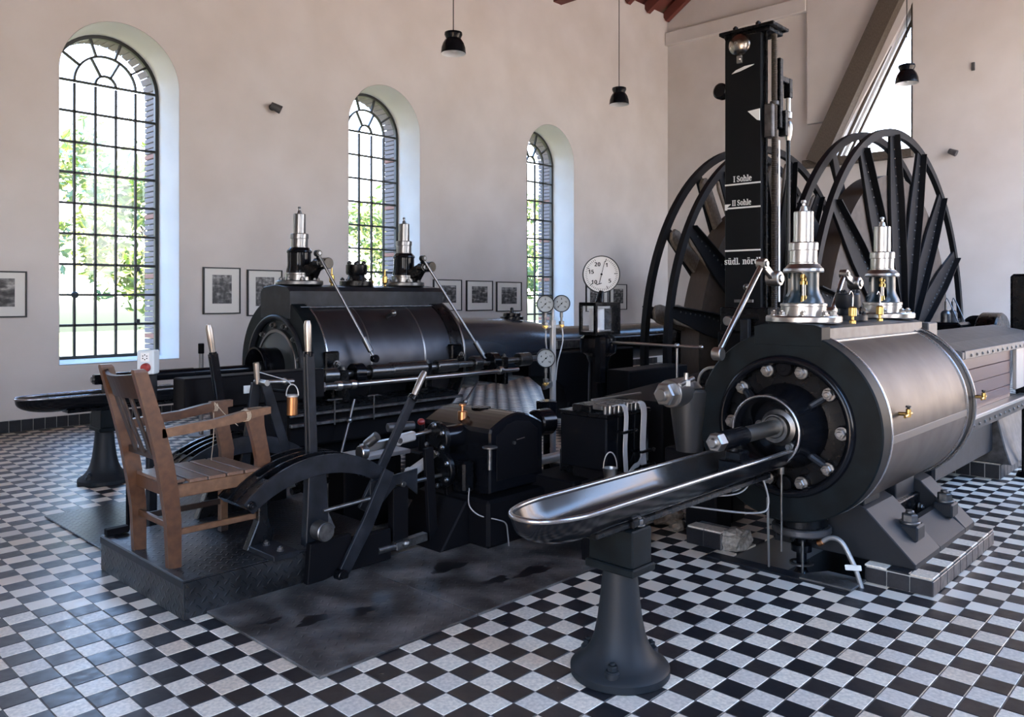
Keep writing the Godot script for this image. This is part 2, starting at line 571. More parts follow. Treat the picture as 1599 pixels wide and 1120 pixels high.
func wall_with_arches(b: MB, rv: MB, centres: Array, x0: float, x1: float, zi: float, zo: float, top: float):
	# zi inner face, zo outer face of the frame zone; wall pieces between the arches
	var r := 0.766; var ys := 4.51; var sill := 0.775
	var zc := (zi + zo) / 2; var th := absf(zi - zo)
	var xs := [x0]
	for c in centres: xs += [c - r, c + r]
	xs.append(x1)
	for i in range(0, xs.size(), 2):
		b.box(Vector3((xs[i] + xs[i + 1]) / 2, top / 2, zc), Vector3(xs[i + 1] - xs[i], top, th), Basis(), 0)
	for c in centres:
		b.box(Vector3(c, sill / 2, zc), Vector3(2 * r, sill, th), Basis(), 0)
		var poly := arch(c, r, ys, ys)
		poly = poly.slice(1, poly.size() - 1)
		poly += [Vector2(c + r, top), Vector2(c, top), Vector2(c - r, top)]
		b.prism(poly, in_xy(minf(zi, zo)), th)
		# white splayed reveal lining from the inner face to the frame
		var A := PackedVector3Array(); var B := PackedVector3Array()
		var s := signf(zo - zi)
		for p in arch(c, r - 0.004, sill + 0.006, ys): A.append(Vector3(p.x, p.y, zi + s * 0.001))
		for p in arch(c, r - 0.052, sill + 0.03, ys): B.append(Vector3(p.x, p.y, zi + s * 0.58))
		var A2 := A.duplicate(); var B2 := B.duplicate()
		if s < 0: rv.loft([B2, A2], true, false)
		else: rv.loft([A2, B2], true, false)

func window(idx: int, cx: float, zf: float, in_view: bool):
	# iron window: frame, glazing bars, one pane per opening
	var w := Node3D.new()
	w.name = "window_%d" % idx
	w.position = Vector3(cx, 0.8, zf)
	add_child(w)
	meta(w, "", "", "", "structure")
	if in_view: w.set_meta("label", ["tall arched iron window at the left behind the wooden armchair", "tall arched iron window above the far steam cylinder", "tall arched iron window beside the round white dial"][idx - 1])
	var r := 0.716; var ys := 4.51; var y0 := 0.80
	var b := MB.new()
	var out := arch(cx, r, y0, ys); var inn := arch(cx, r - 0.05, y0 + 0.045, ys)
	for i in out.size():
		var j := (i + 1) % out.size()
		var a0 = out[i]; var a1 = out[j]; var b0 = inn[i]; var b1 = inn[j]
		b.quad(V(a0.x, a0.y, zf + 0.03), V(b0.x, b0.y, zf + 0.03), V(b1.x, b1.y, zf + 0.03), V(a1.x, a1.y, zf + 0.03))
		b.quad(V(a0.x, a0.y, zf - 0.03), V(a1.x, a1.y, zf - 0.03), V(b1.x, b1.y, zf - 0.03), V(b0.x, b0.y, zf - 0.03))
		b.quad(V(b0.x, b0.y, zf + 0.03), V(b0.x, b0.y, zf - 0.03), V(b1.x, b1.y, zf - 0.03), V(b1.x, b1.y, zf + 0.03))
		b.quad(V(a0.x, a0.y, zf + 0.03), V(a1.x, a1.y, zf + 0.03), V(a1.x, a1.y, zf - 0.03), V(a0.x, a0.y, zf - 0.03))
	part(w, "window_frame", b, M.frame_black)
	var c5 := (2 * (r - 0.05)) / 5.0
	var hrow := (ys + 0.03 - (y0 + 0.045)) / 9.0
	var bw := 0.031
	# upright and level bars
	for k in range(1, 5):
		var x := cx - (r - 0.05) + k * c5
		b = MB.new()
		b.box(V(x, (y0 + ys) / 2, zf), V(bw, ys - y0, 0.045), Basis(), 0.004)
		part(w, "upright_bar", b, M.frame_black)
	for k in range(1, 10):
		b = MB.new()
		var y := y0 + 0.045 + k * hrow
		b.box(V(cx, y, zf), V(2 * r - 0.06, 0.034 if k in [1, 3, 6] else bw, 0.045), Basis(), 0.004)
		part(w, "level_bar", b, M.frame_black)
	var r1 := 1.5 * c5; var r2 := 0.5 * c5; var ro := r - 0.04
	var yb := y0 + 0.045 + 9 * hrow
	for rr in [r1, r2]:
		b = MB.new()
		var pts := []
		for i in 25: pts.append(V(cx + cos(PI * i / 24) * rr, yb + sin(PI * i / 24) * rr, zf))
		for i in 24: b.bar(pts[i], pts[i + 1], 0.045, bw * 0.9, Vector3(cos(PI * (i + 0.5) / 24), sin(PI * (i + 0.5) / 24), 0), 0)
		part(w, "curved_bar", b, M.frame_black)
	for a in [34, 72, 108, 146]:
		b = MB.new()
		var d := V(cos(deg_to_rad(a)), sin(deg_to_rad(a)), 0)
		var oc := V(cx, yb, zf)
		b.bar(oc + d * r1, oc + d * ro, 0.045, bw * 0.9, d.cross(Vector3.BACK), 0)
		part(w, "radial_bar", b, M.frame_black)
	for a in [62, 118]:
		b = MB.new()
		var d := V(cos(deg_to_rad(a)), sin(deg_to_rad(a)), 0)
		var oc := V(cx, yb, zf)
		b.bar(oc + d * r2, oc + d * r1, 0.045, bw * 0.9, d.cross(Vector3.BACK), 0)
		part(w, "radial_bar", b, M.frame_black)
	if in_view and idx < 3:   # casement catches
		b = MB.new()
		b.box(V(cx + 1.5 * c5 + 0.02, y0 + 0.045 + 3 * hrow - 0.05, zf + 0.03), V(0.05, 0.06, 0.05))
		b.box(V(cx + 1.5 * c5 + 0.02, y0 + 0.045 + 1 * hrow + 0.04, zf + 0.03), V(0.05, 0.06, 0.05))
		part(w, "hinge", b, M.frame_black)
		b = MB.new()
		b.sphere(V(cx - 1.5 * c5, y0 + 0.045 + 2 * hrow, zf + 0.03), 0.05, 12)
		part(w, "catch", b, M.frame_black)
	# panes
	for i in 5:
		for j in 9:
			b = MB.new()
			var x := cx - (r - 0.05) + i * c5; var y := y0 + 0.045 + j * hrow
			b.quad(V(x, y, zf), V(x + c5, y, zf), V(x + c5, y + hrow, zf), V(x, y + hrow, zf))
			part(w, "pane", b, M.glass)
	var fan := func(ra: float, rb: float, angs: Array):
		for k in angs.size() - 1:
			var q := MB.new()
			for s in 6:
				var t0 := deg_to_rad(lerpf(angs[k], angs[k + 1], s / 6.0)); var t1 := deg_to_rad(lerpf(angs[k], angs[k + 1], (s + 1) / 6.0))
				var oc := V(cx, yb, zf)
				var d0 := V(cos(t0), sin(t0), 0); var d1 := V(cos(t1), sin(t1), 0)
				if ra < 1e-4: q.tri(oc, oc + d0 * rb, oc + d1 * rb)
				else: q.quad(oc + d0 * ra, oc + d0 * rb, oc + d1 * rb, oc + d1 * ra)
			part(w, "pane", q, M.glass)
	fan.call(0.0, r2, [0, 180])
	fan.call(r2, r1, [0, 62, 118, 180])
	fan.call(r1, ro, [0, 34, 72, 108, 146, 180])

func walls():
	var TOP := 8.72
	var b := MB.new(); var rv := MB.new()
	# window wall (z = -11.1), inner leaf with arched openings
	wall_with_arches(b, rv, [-0.18] + WX, -3.0, 17.4, -11.1, -11.72, TOP)
	var wl := struct("wall_left", b, M.wall_plaster, "white plastered side wall with three tall arched windows")
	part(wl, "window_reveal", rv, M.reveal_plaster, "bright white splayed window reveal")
	# outer brick leaf, narrower openings
	b = MB.new()
	var ro := 0.68
	var xs := [-3.5]
	for c in [-0.18] + WX: xs += [c - ro - 0.12, c + ro + 0.12]
	xs.append(18.0)
	for i in range(0, xs.size(), 2):
		b.box(Vector3((xs[i] + xs[i + 1]) / 2, TOP / 2 - 0.2, -11.9), Vector3(xs[i + 1] - xs[i], TOP + 0.4, 0.34), Basis(), 0)
	for c in [-0.18] + WX:
		b.box(Vector3(c, 0.2, -11.9), Vector3(2 * ro + 0.24, 1.1, 0.34), Basis(), 0)
		var poly := arch(c, ro + 0.12, 4.51, 4.51)
		poly = poly.slice(1, poly.size() - 1)
		poly += [Vector2(c + ro + 0.12, TOP), Vector2(c, TOP), Vector2(c - ro - 0.12, TOP)]
		b.prism(poly, in_xy(-12.07), 0.34)
	part(wl, "outer_leaf", b, M.mortar)
	# bricks of the jambs that show through the glass
	var bh := 0.067; var step := 0.079
	for c in WX:
		for k in 47:
			var y := 0.80 + k * step
			var two := k % 2 == 0
			var q := MB.new()
			q.box(V(c + ro + 0.055, y + bh / 2, -11.9), V(0.115, bh, 0.335), Basis(), 0.006)
			part(wl, "brick", q, M.brick_red if (k * 7 + int(c * 3)) % 11 == 0 else M.brick_blue)
		for k in 21:     # arch ring
			var t := PI * (k + 0.5) / 21
			var q := MB.new()
			q.box(V(c + cos(t) * (ro + 0.055), 4.51 + sin(t) * (ro + 0.055), -11.9), V(0.115, 0.094, 0.335), Basis(Vector3.BACK, t), 0.006)
			part(wl, "brick", q, M.brick_blue)
	for i in WX.size(): window(i + 1, WX[i], -11.69, true)
	window(4, -0.18, -11.69, false)
	# skirting tiles along the window wall
	b = MB.new()
	b.box(V(7.2, 0.072, -11.093), V(20.4, 0.144, 0.02), Basis(), 0)
	var bb := struct("baseboard_left", b, M.grout_light, "row of black skirting tiles below the window wall")
	for k in 112:
		var q := MB.new()
		q.box(V(2.2 + (k + 0.5) * TILE, 0.072, -11.083), V(TILE - 0.007, 0.137, 0.024), Basis(), 0.004)
		part(bb, "tile", q, M.tile_black)
	# gable wall x = 17.4 with the sloping rope opening
	b = MB.new()
	var g := in_zy(17.9)
	var RT := 13.5
	b.prism([Vector2(-5.32, 0), Vector2(1.6, 0), Vector2(1.6, RT), Vector2(-5.32, RT)], g, 0.5)
	b.prism([Vector2(-5.32, 7.62), Vector2(-5.32, RT), Vector2(-6.98, RT), Vector2(-6.98, 4.62)], g, 0.5)
	b.prism([Vector2(-5.32, 0), Vector2(-5.32, 4.62), Vector2(-6.98, 4.62), Vector2(-6.98, 0)], g, 0.5)
	b.prism([Vector2(-6.98, 0), Vector2(-6.98, RT), Vector2(-11.1, RT), Vector2(-11.1, 0)], g, 0.5)
	var wb := struct("wall_back", b, M.wall_plaster, "white plastered gable wall behind the rope drums")
	b = MB.new()
	b.prism([Vector2(-7.47, 5.43), Vector2(-6.85, 5.43), Vector2(-5.2, 8.77), Vector2(-5.2, 12.4), Vector2(-7.47, 12.4)], in_zy(17.45), 0.16, 0.008)
	struct("trim_1", b, M.wall_plaster, "boxed plaster pier hanging beside the rope opening")
	b = MB.new()
	b.box(V(17.34, 8.08, -9.28), V(0.18, 0.32, 3.6), Basis(), 0.01)
	struct("trim_2", b, M.wall_plaster, "plaster cornice band high on the gable wall")
	# timber and strips round the rope opening
	var op := Node3D.new(); op.name = "window_5"; op.position = V(17.4, 4.5, -6.2); add_child(op)
	meta(op, "steep triangular rope opening with brown timber beam in the gable wall", "", "", "structure")
	var dirv := V(0, 8.0 - 4.62, -5.55 + 7.22)
	b = MB.new(); b.bar(V(17.26, 4.55, -7.24), V(17.26, 4.55, -7.24) + dirv * 1.5, 0.40, 0.26, V(1, 0, 0)); part(op, "raking_beam", b, M.timber_grey)
	b = MB.new(); b.box(V(17.38, 4.545, -6.42), V(0.34, 0.17, 2.25)); part(op, "sill_beam", b, M.timber_grey)
	for k in 4:
		var o := 0.06 + 0.085 * k
		b = MB.new(); b.bar(V(17.45 + 0.05 * k, 4.63, -7.02 + o), V(17.45 + 0.05 * k, 4.63, -7.02 + o) + dirv * 0.92, 0.055, 0.05, V(1, 0, 0), 0.005)
		part(op, "raking_strip", b, M.white_paint if k % 2 == 0 else M.timber_grey)
	b = MB.new(); b.box(V(17.62, 6.1, -5.345), V(0.4, 3.0, 0.03)); part(op, "jamb_board", b, M.timber_grey)
	# unseen walls, with the windows that light the hall from the camera's side
	b = MB.new(); rv = MB.new()
	wall_with_arches(b, rv, [-0.18, 4.18], -3.0, 8.0, 1.6, 2.22, TOP)
	b.box(V(12.7, (TOP + 7.2) / 2, 1.91), V(9.4, TOP - 7.2, 0.62), Basis(), 0)     # tall glazed bays towards the gable
	b.box(V(12.7, 0.3, 1.91), V(9.4, 0.6, 0.62), Basis(), 0)
	for x in [8.2, 11.2, 14.2, 17.2]: b.box(V(x, 3.9, 1.91), V(0.4, 6.6, 0.62), Basis(), 0)
	var wr := struct("wall_right", b, M.wall_plaster, "white plastered side wall behind the camera")
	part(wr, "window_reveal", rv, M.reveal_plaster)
	b = MB.new()
	b.prism([Vector2(1.6, 0), Vector2(1.6, RT), Vector2(1.4, RT), Vector2(1.4, 0)], in_zy(-3.0), 0.3)
	b.prism([Vector2(1.4, 4.4), Vector2(1.4, RT), Vector2(-2.0, RT), Vector2(-2.0, 4.4)], in_zy(-3.0), 0.3)
	b.prism([Vector2(-2.0, 0), Vector2(-2.0, RT), Vector2(-11.1, RT), Vector2(-11.1, 0)], in_zy(-3.0), 0.3)
	struct("wall_front", b, M.wall_plaster, "white gable wall with an open gateway behind the camera")

func roof():
	# boarded ceiling on rafters, 32 degrees, ridge above the middle of the hall
	var t := deg_to_rad(32)
	for s in [-1, 1]:
		var b := MB.new()
		var zw := -11.1 if s < 0 else 1.6
		var run := 6.35 / cos(t)
		var c := V(7.2, 8.66 + 6.35 * tan(t) / 2 + 0.3, (zw - 4.75) / 2.0)
		b.box(c, V(21.6, 0.16, run + 1.0), Basis(Vector3.RIGHT, t * s), 0)
		var ce := struct("ceiling" if s < 0 else "ceiling_001", b, M.wood_ceiling, "dark red boarded roof slope")
		for k in 25:
			var q := MB.new()
			var x := 17.28 - 0.83 * k
			q.bar(V(x, 8.62, zw), V(x, 8.62 + 6.35 * tan(t), -4.75), 0.14, 0.24, Vector3.UP, 0.005)
			part(ce, "rafter", q, M.wood_ceiling)
	var q2 := MB.new()
	for x in [13.1, 8.7, 4.3]:
		var b := MB.new()
		b.box(V(x, 8.03, -4.75), V(0.26, 0.28, 12.7))
		struct("trim_3" if x > 13 else ("trim_4" if x > 8 else "trim_5"), b, M.wood_ceiling, "dark red roof tie beam")

func outside():
	var b := MB.new()
	b.box(V(8, -0.75, -32), V(90, 0.5, 40), Basis(), 0)
	struct("ground_outside", b, M.lawn, "sunny lawn outside the arched windows")
	b = MB.new()
	b.box(V(8, -0.45, 22), V(90, 0.5, 39), Basis(), 0)
	struct("ground_yard", b, M.paving, "sunny paved yard outside the hall")
	b = MB.new()
	b.box(V(-19.7, -0.30, -5), V(32.6, 0.5, 14), Basis(), 0)
	struct("ground_gate", b, M.paving, "sunny paved yard before the gateway")
	var leaf := MB.new()
	leaf.quad(V(0, 0, 0), V(0.5, 0.1, 0.12), V(1, 0, 0), V(0.5, 0.1, -0.12))
	leaf.quad(V(0, 0, 0), V(0.4, 0.3, 0.3), V(0.7, 0.8, 0.1), V(0.2, 0.5, -0.1))
	var lm := leaf.mesh()
	var lm2: ArrayMesh = lm.duplicate()
	lm.surface_set_material(0, M.leaf); lm2.surface_set_material(0, M.leaf_pale)
	var spots := [[2.2, -20.5, 3.6, 5.6], [5.6, -24.0, 4.2, 6.8], [9.6, -21.5, 3.6, 5.4], [13.6, -25.5, 4.4, 6.4], [18.5, -22.0, 3.9, 6.0], [23.5, -27.0, 4.4, 6.6], [29.0, -24.0, 4.4, 6.4], [35.0, -28.0, 5.0, 7.0], [-2.0, -23.0, 3.8, 5.6]]
	var says := ["leafy tree outside the left window", "leafy tree further back outside the left window", "leafy tree outside, between the left and middle window", "leafy tree outside the middle window", "leafy tree outside, right half of the middle window", "leafy tree far outside, left half of the window by the dial", "leafy tree far outside, middle of the window by the dial", "farthest leafy tree outside the window by the dial", "leafy tree outside, at the left edge of the left window"]
	for k in spots.size():
		var s = spots[k]
		var t := thing("broadleaf_tree", says[k], "tree", V(s[0], -0.5, s[1]), "trees outside the hall")
		b = MB.new()
		b.cyl(V(s[0], -0.6, s[1]), V(s[0] + 0.2, s[3] * 0.75, s[1]), 0.22, 10, 0.1)
		for e in 5:
			var a := e * 1.3
			b.cyl(V(s[0] + 0.1, 1.2 + e * 0.4, s[1]), V(s[0] + cos(a) * 1.6, 2.4 + e * 0.5, s[1] + sin(a) * 1.6), 0.07, 6, 0.03)
		part(t, "trunk", b, M.bark)
		var mm := MultiMesh.new()
		mm.transform_format = MultiMesh.TRANSFORM_3D
		mm.mesh = lm if k % 2 == 0 else lm2
		var lr := RandomNumberGenerator.new(); lr.seed = 100 + k
		mm.instance_count = 2600
		var clumps := []
		for e in 22:
			var dv := Vector3(lr.randfn(), lr.randfn(), lr.randfn()).normalized()
			clumps.append(Vector3(dv.x * s[2] * 0.62, dv.y * s[2] * 0.55, dv.z * s[2] * 0.62))
		for e in mm.instance_count:
			var cpt = clumps[e % 22]
			var p = cpt + Vector3(lr.randfn(), lr.randfn(), lr.randfn()) * 0.36
			p.y = maxf(p.y, -s[3] * 0.62)
			var bas := Basis.from_euler(Vector3(lr.randf() * TAU, lr.randf() * TAU, lr.randf() * TAU)).scaled(Vector3.ONE * lr.randf_range(0.2, 0.42))
			mm.set_instance_transform(e, Transform3D(bas, p))
		var mi := MultiMeshInstance3D.new()
		mi.name = "crown"
		mi.multimesh = mm
		mi.position = V(0.2, s[3] * 0.62 + 0.5, 0)
		mi.set_meta("kind", "stuff")
		t.add_child(mi, true)

func photo_texture(seed_: int) -> ImageTexture:
	var n := FastNoiseLite.new(); n.seed = seed_; n.frequency = 0.035; n.fractal_octaves = 4
	var im := Image.create(96, 96, false, Image.FORMAT_RGB8)
	for y in 96:
		for x in 96:
			var v := 0.22 + 0.35 * n.get_noise_2d(x, y)
			v += 0.5 * clampf(n.get_noise_2d(x * 0.35 + 300, y * 1.6) - 0.12, 0, 1) + (0.12 if y < 26 else 0.0)
			v = clampf(v, 0.03, 0.75)
			im.set_pixel(x, y, Color(v, v * 0.99, v * 0.97))
	return ImageTexture.create_from_image(im)

func pictures():
	var tex := []
	for k in 4:
		var m := mat("photo_%d" % k, Color(1, 1, 1), 0.5)
		m.albedo_texture = photo_texture(60 + k)
		tex.append(m)
	# x0 x1 y0 y1, photo box, texture
	var P := [
		[2.30, 3.048, 1.39, 1.952, 0.13, 0.11, "black framed photograph cut off by the left edge, left of the left window"],
		[5.279, 5.846, 1.389, 2.065, 0.135, 0.13, "black framed upright photograph right of the left window, the whole one"],
		[5.958, 6.535, 1.35, 2.045, 0.135, 0.13, "black framed upright photograph half hidden by the far cylinder's rim"],
		[9.60, 10.30, 1.375, 1.955, 0.14, 0.13, "framed photograph nearest the far cylinder's right end, crossed by a valve rod"],
		[10.422, 11.125, 1.367, 1.946, 0.14, 0.13, "middle one of the three framed photographs left of the third window"],
		[11.231, 11.952, 1.343, 1.932, 0.14, 0.13, "framed photograph just left of the third window"],
		[14.06, 14.86, 1.30, 1.90, 0.14, 0.13, "framed photograph half hidden behind the round white dial"],
		[14.93, 15.60, 1.33, 1.925, 0.14, 0.13, "framed photograph right of the round white dial by the spoked drum"]]
	for k in P.size():
		var p = P[k]
		var z := -11.1
		var t := thing("picture_frame", p[6], "picture", V((p[0] + p[1]) / 2, p[2], z), "framed photographs on the window wall")
		var b := MB.new()
		var w := 0.018
		b.box(V((p[0] + p[1]) / 2, p[3] - w / 2, z + 0.02), V(p[1] - p[0], w, 0.04), Basis(), 0.002)
		b.box(V((p[0] + p[1]) / 2, p[2] + w / 2, z + 0.02), V(p[1] - p[0], w, 0.04), Basis(), 0.002)
		b.box(V(p[0] + w / 2, (p[2] + p[3]) / 2, z + 0.02), V(w, p[3] - p[2] - 2 * w, 0.04), Basis(), 0.002)
		b.box(V(p[1] - w / 2, (p[2] + p[3]) / 2, z + 0.02), V(w, p[3] - p[2] - 2 * w, 0.04), Basis(), 0.002)
		part(t, "frame", b, M.frame_black)
		b = MB.new()
		b.box(V((p[0] + p[1]) / 2, (p[2] + p[3]) / 2, z + 0.013), V(p[1] - p[0] - 2 * w, p[3] - p[2] - 2 * w, 0.02), Basis(), 0)
		part(t, "mount", b, M.mat_board)
		var q := QuadMesh.new()
		q.size = Vector2(p[1] - p[0] - 2 * p[4], p[3] - p[2] - 2 * p[5])
		inst(t, "photograph", q, Transform3D(Basis(), V((p[0] + p[1]) / 2, (p[2] + p[3]) / 2 + 0.02, z + 0.0245)), tex[k % 4])

func lamps():
	var L := [[6.482, -7.116, "black pendant lamp hanging between the first two windows"], [9.93, -7.19, "black pendant lamp hanging right of the middle window"], [11.645, -3.636, "black pendant lamp hanging before the rope opening"]]
	for l in L:
		var y := 4.545
		var t := thing("pendant_lamp", l[2], "lamp", V(l[0], y, l[1]), "pendant lamps")
		var o := V(l[0], y, l[1])
		var b := MB.new()
		b.lathe(o, Vector3.UP, [[0.146, 0.0], [0.150, 0.005], [0.143, 0.07], [0.125, 0.125], [0.10, 0.165], [0.085, 0.18], [0.0, 0.185]], 32)
		part(t, "shade", b, M.black_gloss)
		b = MB.new()
		b.lathe(o, Vector3.UP, [[0.0, 0.145], [0.07, 0.14], [0.10, 0.11], [0.132, 0.05], [0.146, 0.0]].map(func(p): return [p[0], p[1]]), 32)
		var rm := MB.new()
		rm.lathe(o, Vector3.DOWN, [[0.146, 0.0], [0.132, -0.05], [0.10, -0.11], [0.07, -0.14], [0.0, -0.145]], 32)
		part(t, "reflector", rm, M.white_paint)
		b = MB.new()
		b.lathe(o, Vector3.UP, [[0.0, 0.17], [0.085, 0.17], [0.092, 0.19], [0.108, 0.225], [0.105, 0.25], [0.07, 0.262], [0.0, 0.265]], 32)
		part(t, "top_cap", b, M.black_gloss)
		b = MB.new(); b.sphere(o + V(0, 0.06, 0), 0.045, 16); part(t, "bulb", b, M.white_paint)
		b = MB.new(); b.cyl(o + V(0, 0.26, 0), o + V(0, 7.9 - 0.05 + (4.75 - absf(l[1] + 4.75)) * 0.0, 0), 0.006, 6); part(t, "cord", b, M.black_matt)

func small_wall_things():
	for w in [[V(6.369, 4.526, -11.1), V(0, 0, 1), "small spotlight bracket high on the wall between the first two windows"], [V(17.4, 4.468, -4.559), V(-1, 0, 0), "small grey wall bracket right of the rope opening"]]:
		var t := thing("wall_spotlight", w[2], "fitting", w[0])
		var b := MB.new(); b.cyl(w[0], w[0] + w[1] * 0.03, 0.05, 16, -1, 0.006); part(t, "base", b, M.cast_iron)
		b = MB.new(); b.cyl(w[0] + w[1] * 0.03, w[0] + w[1] * 0.12 + V(0, -0.02, 0), 0.02, 10); part(t, "arm", b, M.cast_iron)
		b = MB.new(); b.cyl(w[0] + w[1] * 0.08 + V(-0.06, 0.02, -0.06 * absf(w[1].x)), w[0] + w[1] * 0.14 + V(0.08 * w[1].z, -0.05, 0.08 * absf(w[1].x)), 0.05, 16, 0.065, 0.006); part(t, "head", b, M.grey_paint)
	var b2 := MB.new(); b2.box(V(17.385, 6.084, -4.223), V(0.03, 0.16, 0.06), Basis(), 0.006)
	single("junction_box", b2, M.grey_paint, "tiny grey junction box high on the gable wall at the right", "box")

# ---------------------------------------------------------------- plates and platform
func plates():
	var L := [[1.935, 2.88, -4.03, -2.975, "tread_worn", "worn steel floor plate with oil stains, the nearest corner one"], [2.885, 4.42, -4.03, -2.975, "tread_worn", "worn steel floor plate beside the oil tray pedestal"], [1.945, 3.1, -6.65, -5.16, "tread_lugs", "dark tread plate on the floor left of the step behind the chair"], [3.105, 4.2, -6.65, -4.04, "tread_worn", "dark floor plate behind the control levers"]]
	for l in L:
		var b := MB.new()
		b.box(V((l[0] + l[1]) / 2, 0.007, (l[2] + l[3]) / 2), V(l[1] - l[0], 0.014, l[3] - l[2]), Basis(), 0.003)
		single("floor_plate", b, M[l[4]], l[5], "floor plate", "steel floor plates")
	# oil stains: thin films with a shape of their own
	var S := [[2.26, -3.52, 0.10, 0.035], [2.48, -3.44, 0.085, 0.04], [2.66, -3.50, 0.06, 0.03], [2.10, -3.66, 0.06, 0.02], [3.3, -3.25, 0.09, 0.03], [3.55, -3.2, 0.13, 0.04], [3.25, -3.62, 0.12, 0.05]]
	for k in S.size():
		var s = S[k]
		var b := MB.new()
		var poly := []
		for i in 20:
			var a := TAU * i / 20
			var r := 1.0 + 0.25 * sin(a * 3 + k) + 0.15 * sin(a * 7 + 2 * k)
			poly.append(Vector2(s[0] + cos(a) * s[2] * r, -(s[1] + sin(a) * s[3] * r * 1.4)))
		b.prism(poly, in_xz(0.0135), 0.0012)
		single("oil_stain", b, M.oil_stain, ["black oil stain near the plate's left corner", "black oil stain below the lever foot, larger one", "small ragged oil stain right of the lever foot", "small oil stain closest to the step's corner", "oil stain on the middle of the floor plate", "long oil stain by the tray pedestal", "round dark oil stain before the lever linkage"][k], "stain", "oil stains on the floor plates")
	# raised step under the chair
	var x0 := 1.812; var x1 := 3.09; var z0 := -5.14; var z1 := -4.02; var h := 0.2
	var t := thing("operator_platform", "raised step of steel tread plate under the wooden armchair", "platform", V((x0 + x1) / 2, 0, (z0 + z1) / 2))
	var b := MB.new(); b.box(V((x0 + x1) / 2, h - 0.005, (z0 + z1) / 2), V(x1 - x0, 0.01, z1 - z0), Basis(), 0.003); part(t, "top_plate", b, M.tread_lugs)
	b = MB.new(); b.box(V(x0 + 0.005, (h - 0.012) / 2, (z0 + z1) / 2), V(0.01, h - 0.012, z1 - z0), Basis(), 0.002); part(t, "side_plate", b, M.tread_lugs)
	b = MB.new(); b.box(V((x0 + x1) / 2, (h - 0.012) / 2, z1 - 0.005), V(x1 - x0 - 0.022, h - 0.012, 0.01), Basis(), 0.002); part(t, "side_plate", b, M.tread_lugs)
	b = MB.new(); b.box(V((x0 + x1) / 2, (h - 0.012) / 2, z0 + 0.005), V(x1 - x0 - 0.022, h - 0.012, 0.01), Basis(), 0.002); part(t, "side_plate", b, M.tread_lugs)
	b = MB.new(); b.box(V(x1 - 0.005, (h - 0.012) / 2, (z0 + z1) / 2), V(0.01, h - 0.012, z1 - z0), Basis(), 0.002); part(t, "side_plate", b, M.tread_lugs)
	b = MB.new(); b.box(V(x0 + 0.02, h + 0.002, (z0 + z1) / 2), V(0.04, 0.006, z1 - z0), Basis(), 0.002); part(t, "edge_angle", b, M.cast_iron)
	b = MB.new(); b.box(V(x0 - 0.003, h - 0.02, (z0 + z1) / 2), V(0.006, 0.04, z1 - z0), Basis(), 0.002); part(t, "edge_angle", b, M.slate_paint)
	b = MB.new(); b.box(V(x0 + 0.08, h + 0.025, z0 + 0.03), V(0.13, 0.04, 0.05), Basis(), 0.004); part(t, "stop_block", b, M.black_matt)

# ---------------------------------------------------------------- engine pieces used twice
func oil_tray(called_label: String, zc: float, x0: float, x1: float, rim: float):
	var t := thing("oil_tray", called_label, "tray", V(x0, rim - 0.12, zc))
	var W := 0.155; var D := 0.115; var n := 14
	var outer := []; var inner := []; var rimL := []; var rimR := []
	for k in 27:
		var u := float(k) / 26.0
		var x := 0.0; var w := W; var d := D
		if k <= 14:
			var a := PI / 2 * k / 14.0
			x = x0 + 0.30 * (1 - cos(a)); w = W * pow(sin(a), 0.8) + 0.002; d = D * pow(sin(a), 0.7) + 0.006
		else:
			x = x0 + 0.30 + (x1 - x0 - 0.30) * (k - 14) / 12.0
		var ro := PackedVector3Array(); var ri := PackedVector3Array()
		for i in n + 1:
			var s := -1.0 + 2.0 * i / n
			var z := zc + w * s
			var yy := rim - d * (1 - pow(absf(s), 3.2))
			ro.append(V(x, yy - 0.009, zc + (w + 0.006) * s)); ri.append(V(x, yy, z))
		outer.append(ro); inner.append(ri)
		rimL.append(V(x, rim, zc - w)); rimR.append(V(x, rim, zc + w))
	var b := MB.new(); b.loft(outer, false, false); part(t, "trough", b, M.black_gloss)
	inner.reverse()
	b = MB.new(); b.loft(inner, false, false); part(t, "trough_lining", b, M.tray_oil)
	rimL.reverse()
	b = MB.new(); b.tube(rimL + rimR.slice(1), 0.011, 8); part(t, "rim", b, M.rim_steel)
	b = MB.new(); b.box(V((x0 + x1) / 2 + 0.12, rim - D - 0.018, zc), V(x1 - x0 - 0.5, 0.03, 0.16), Basis(), 0.006); part(t, "rib", b, M.black_paint)
	return t

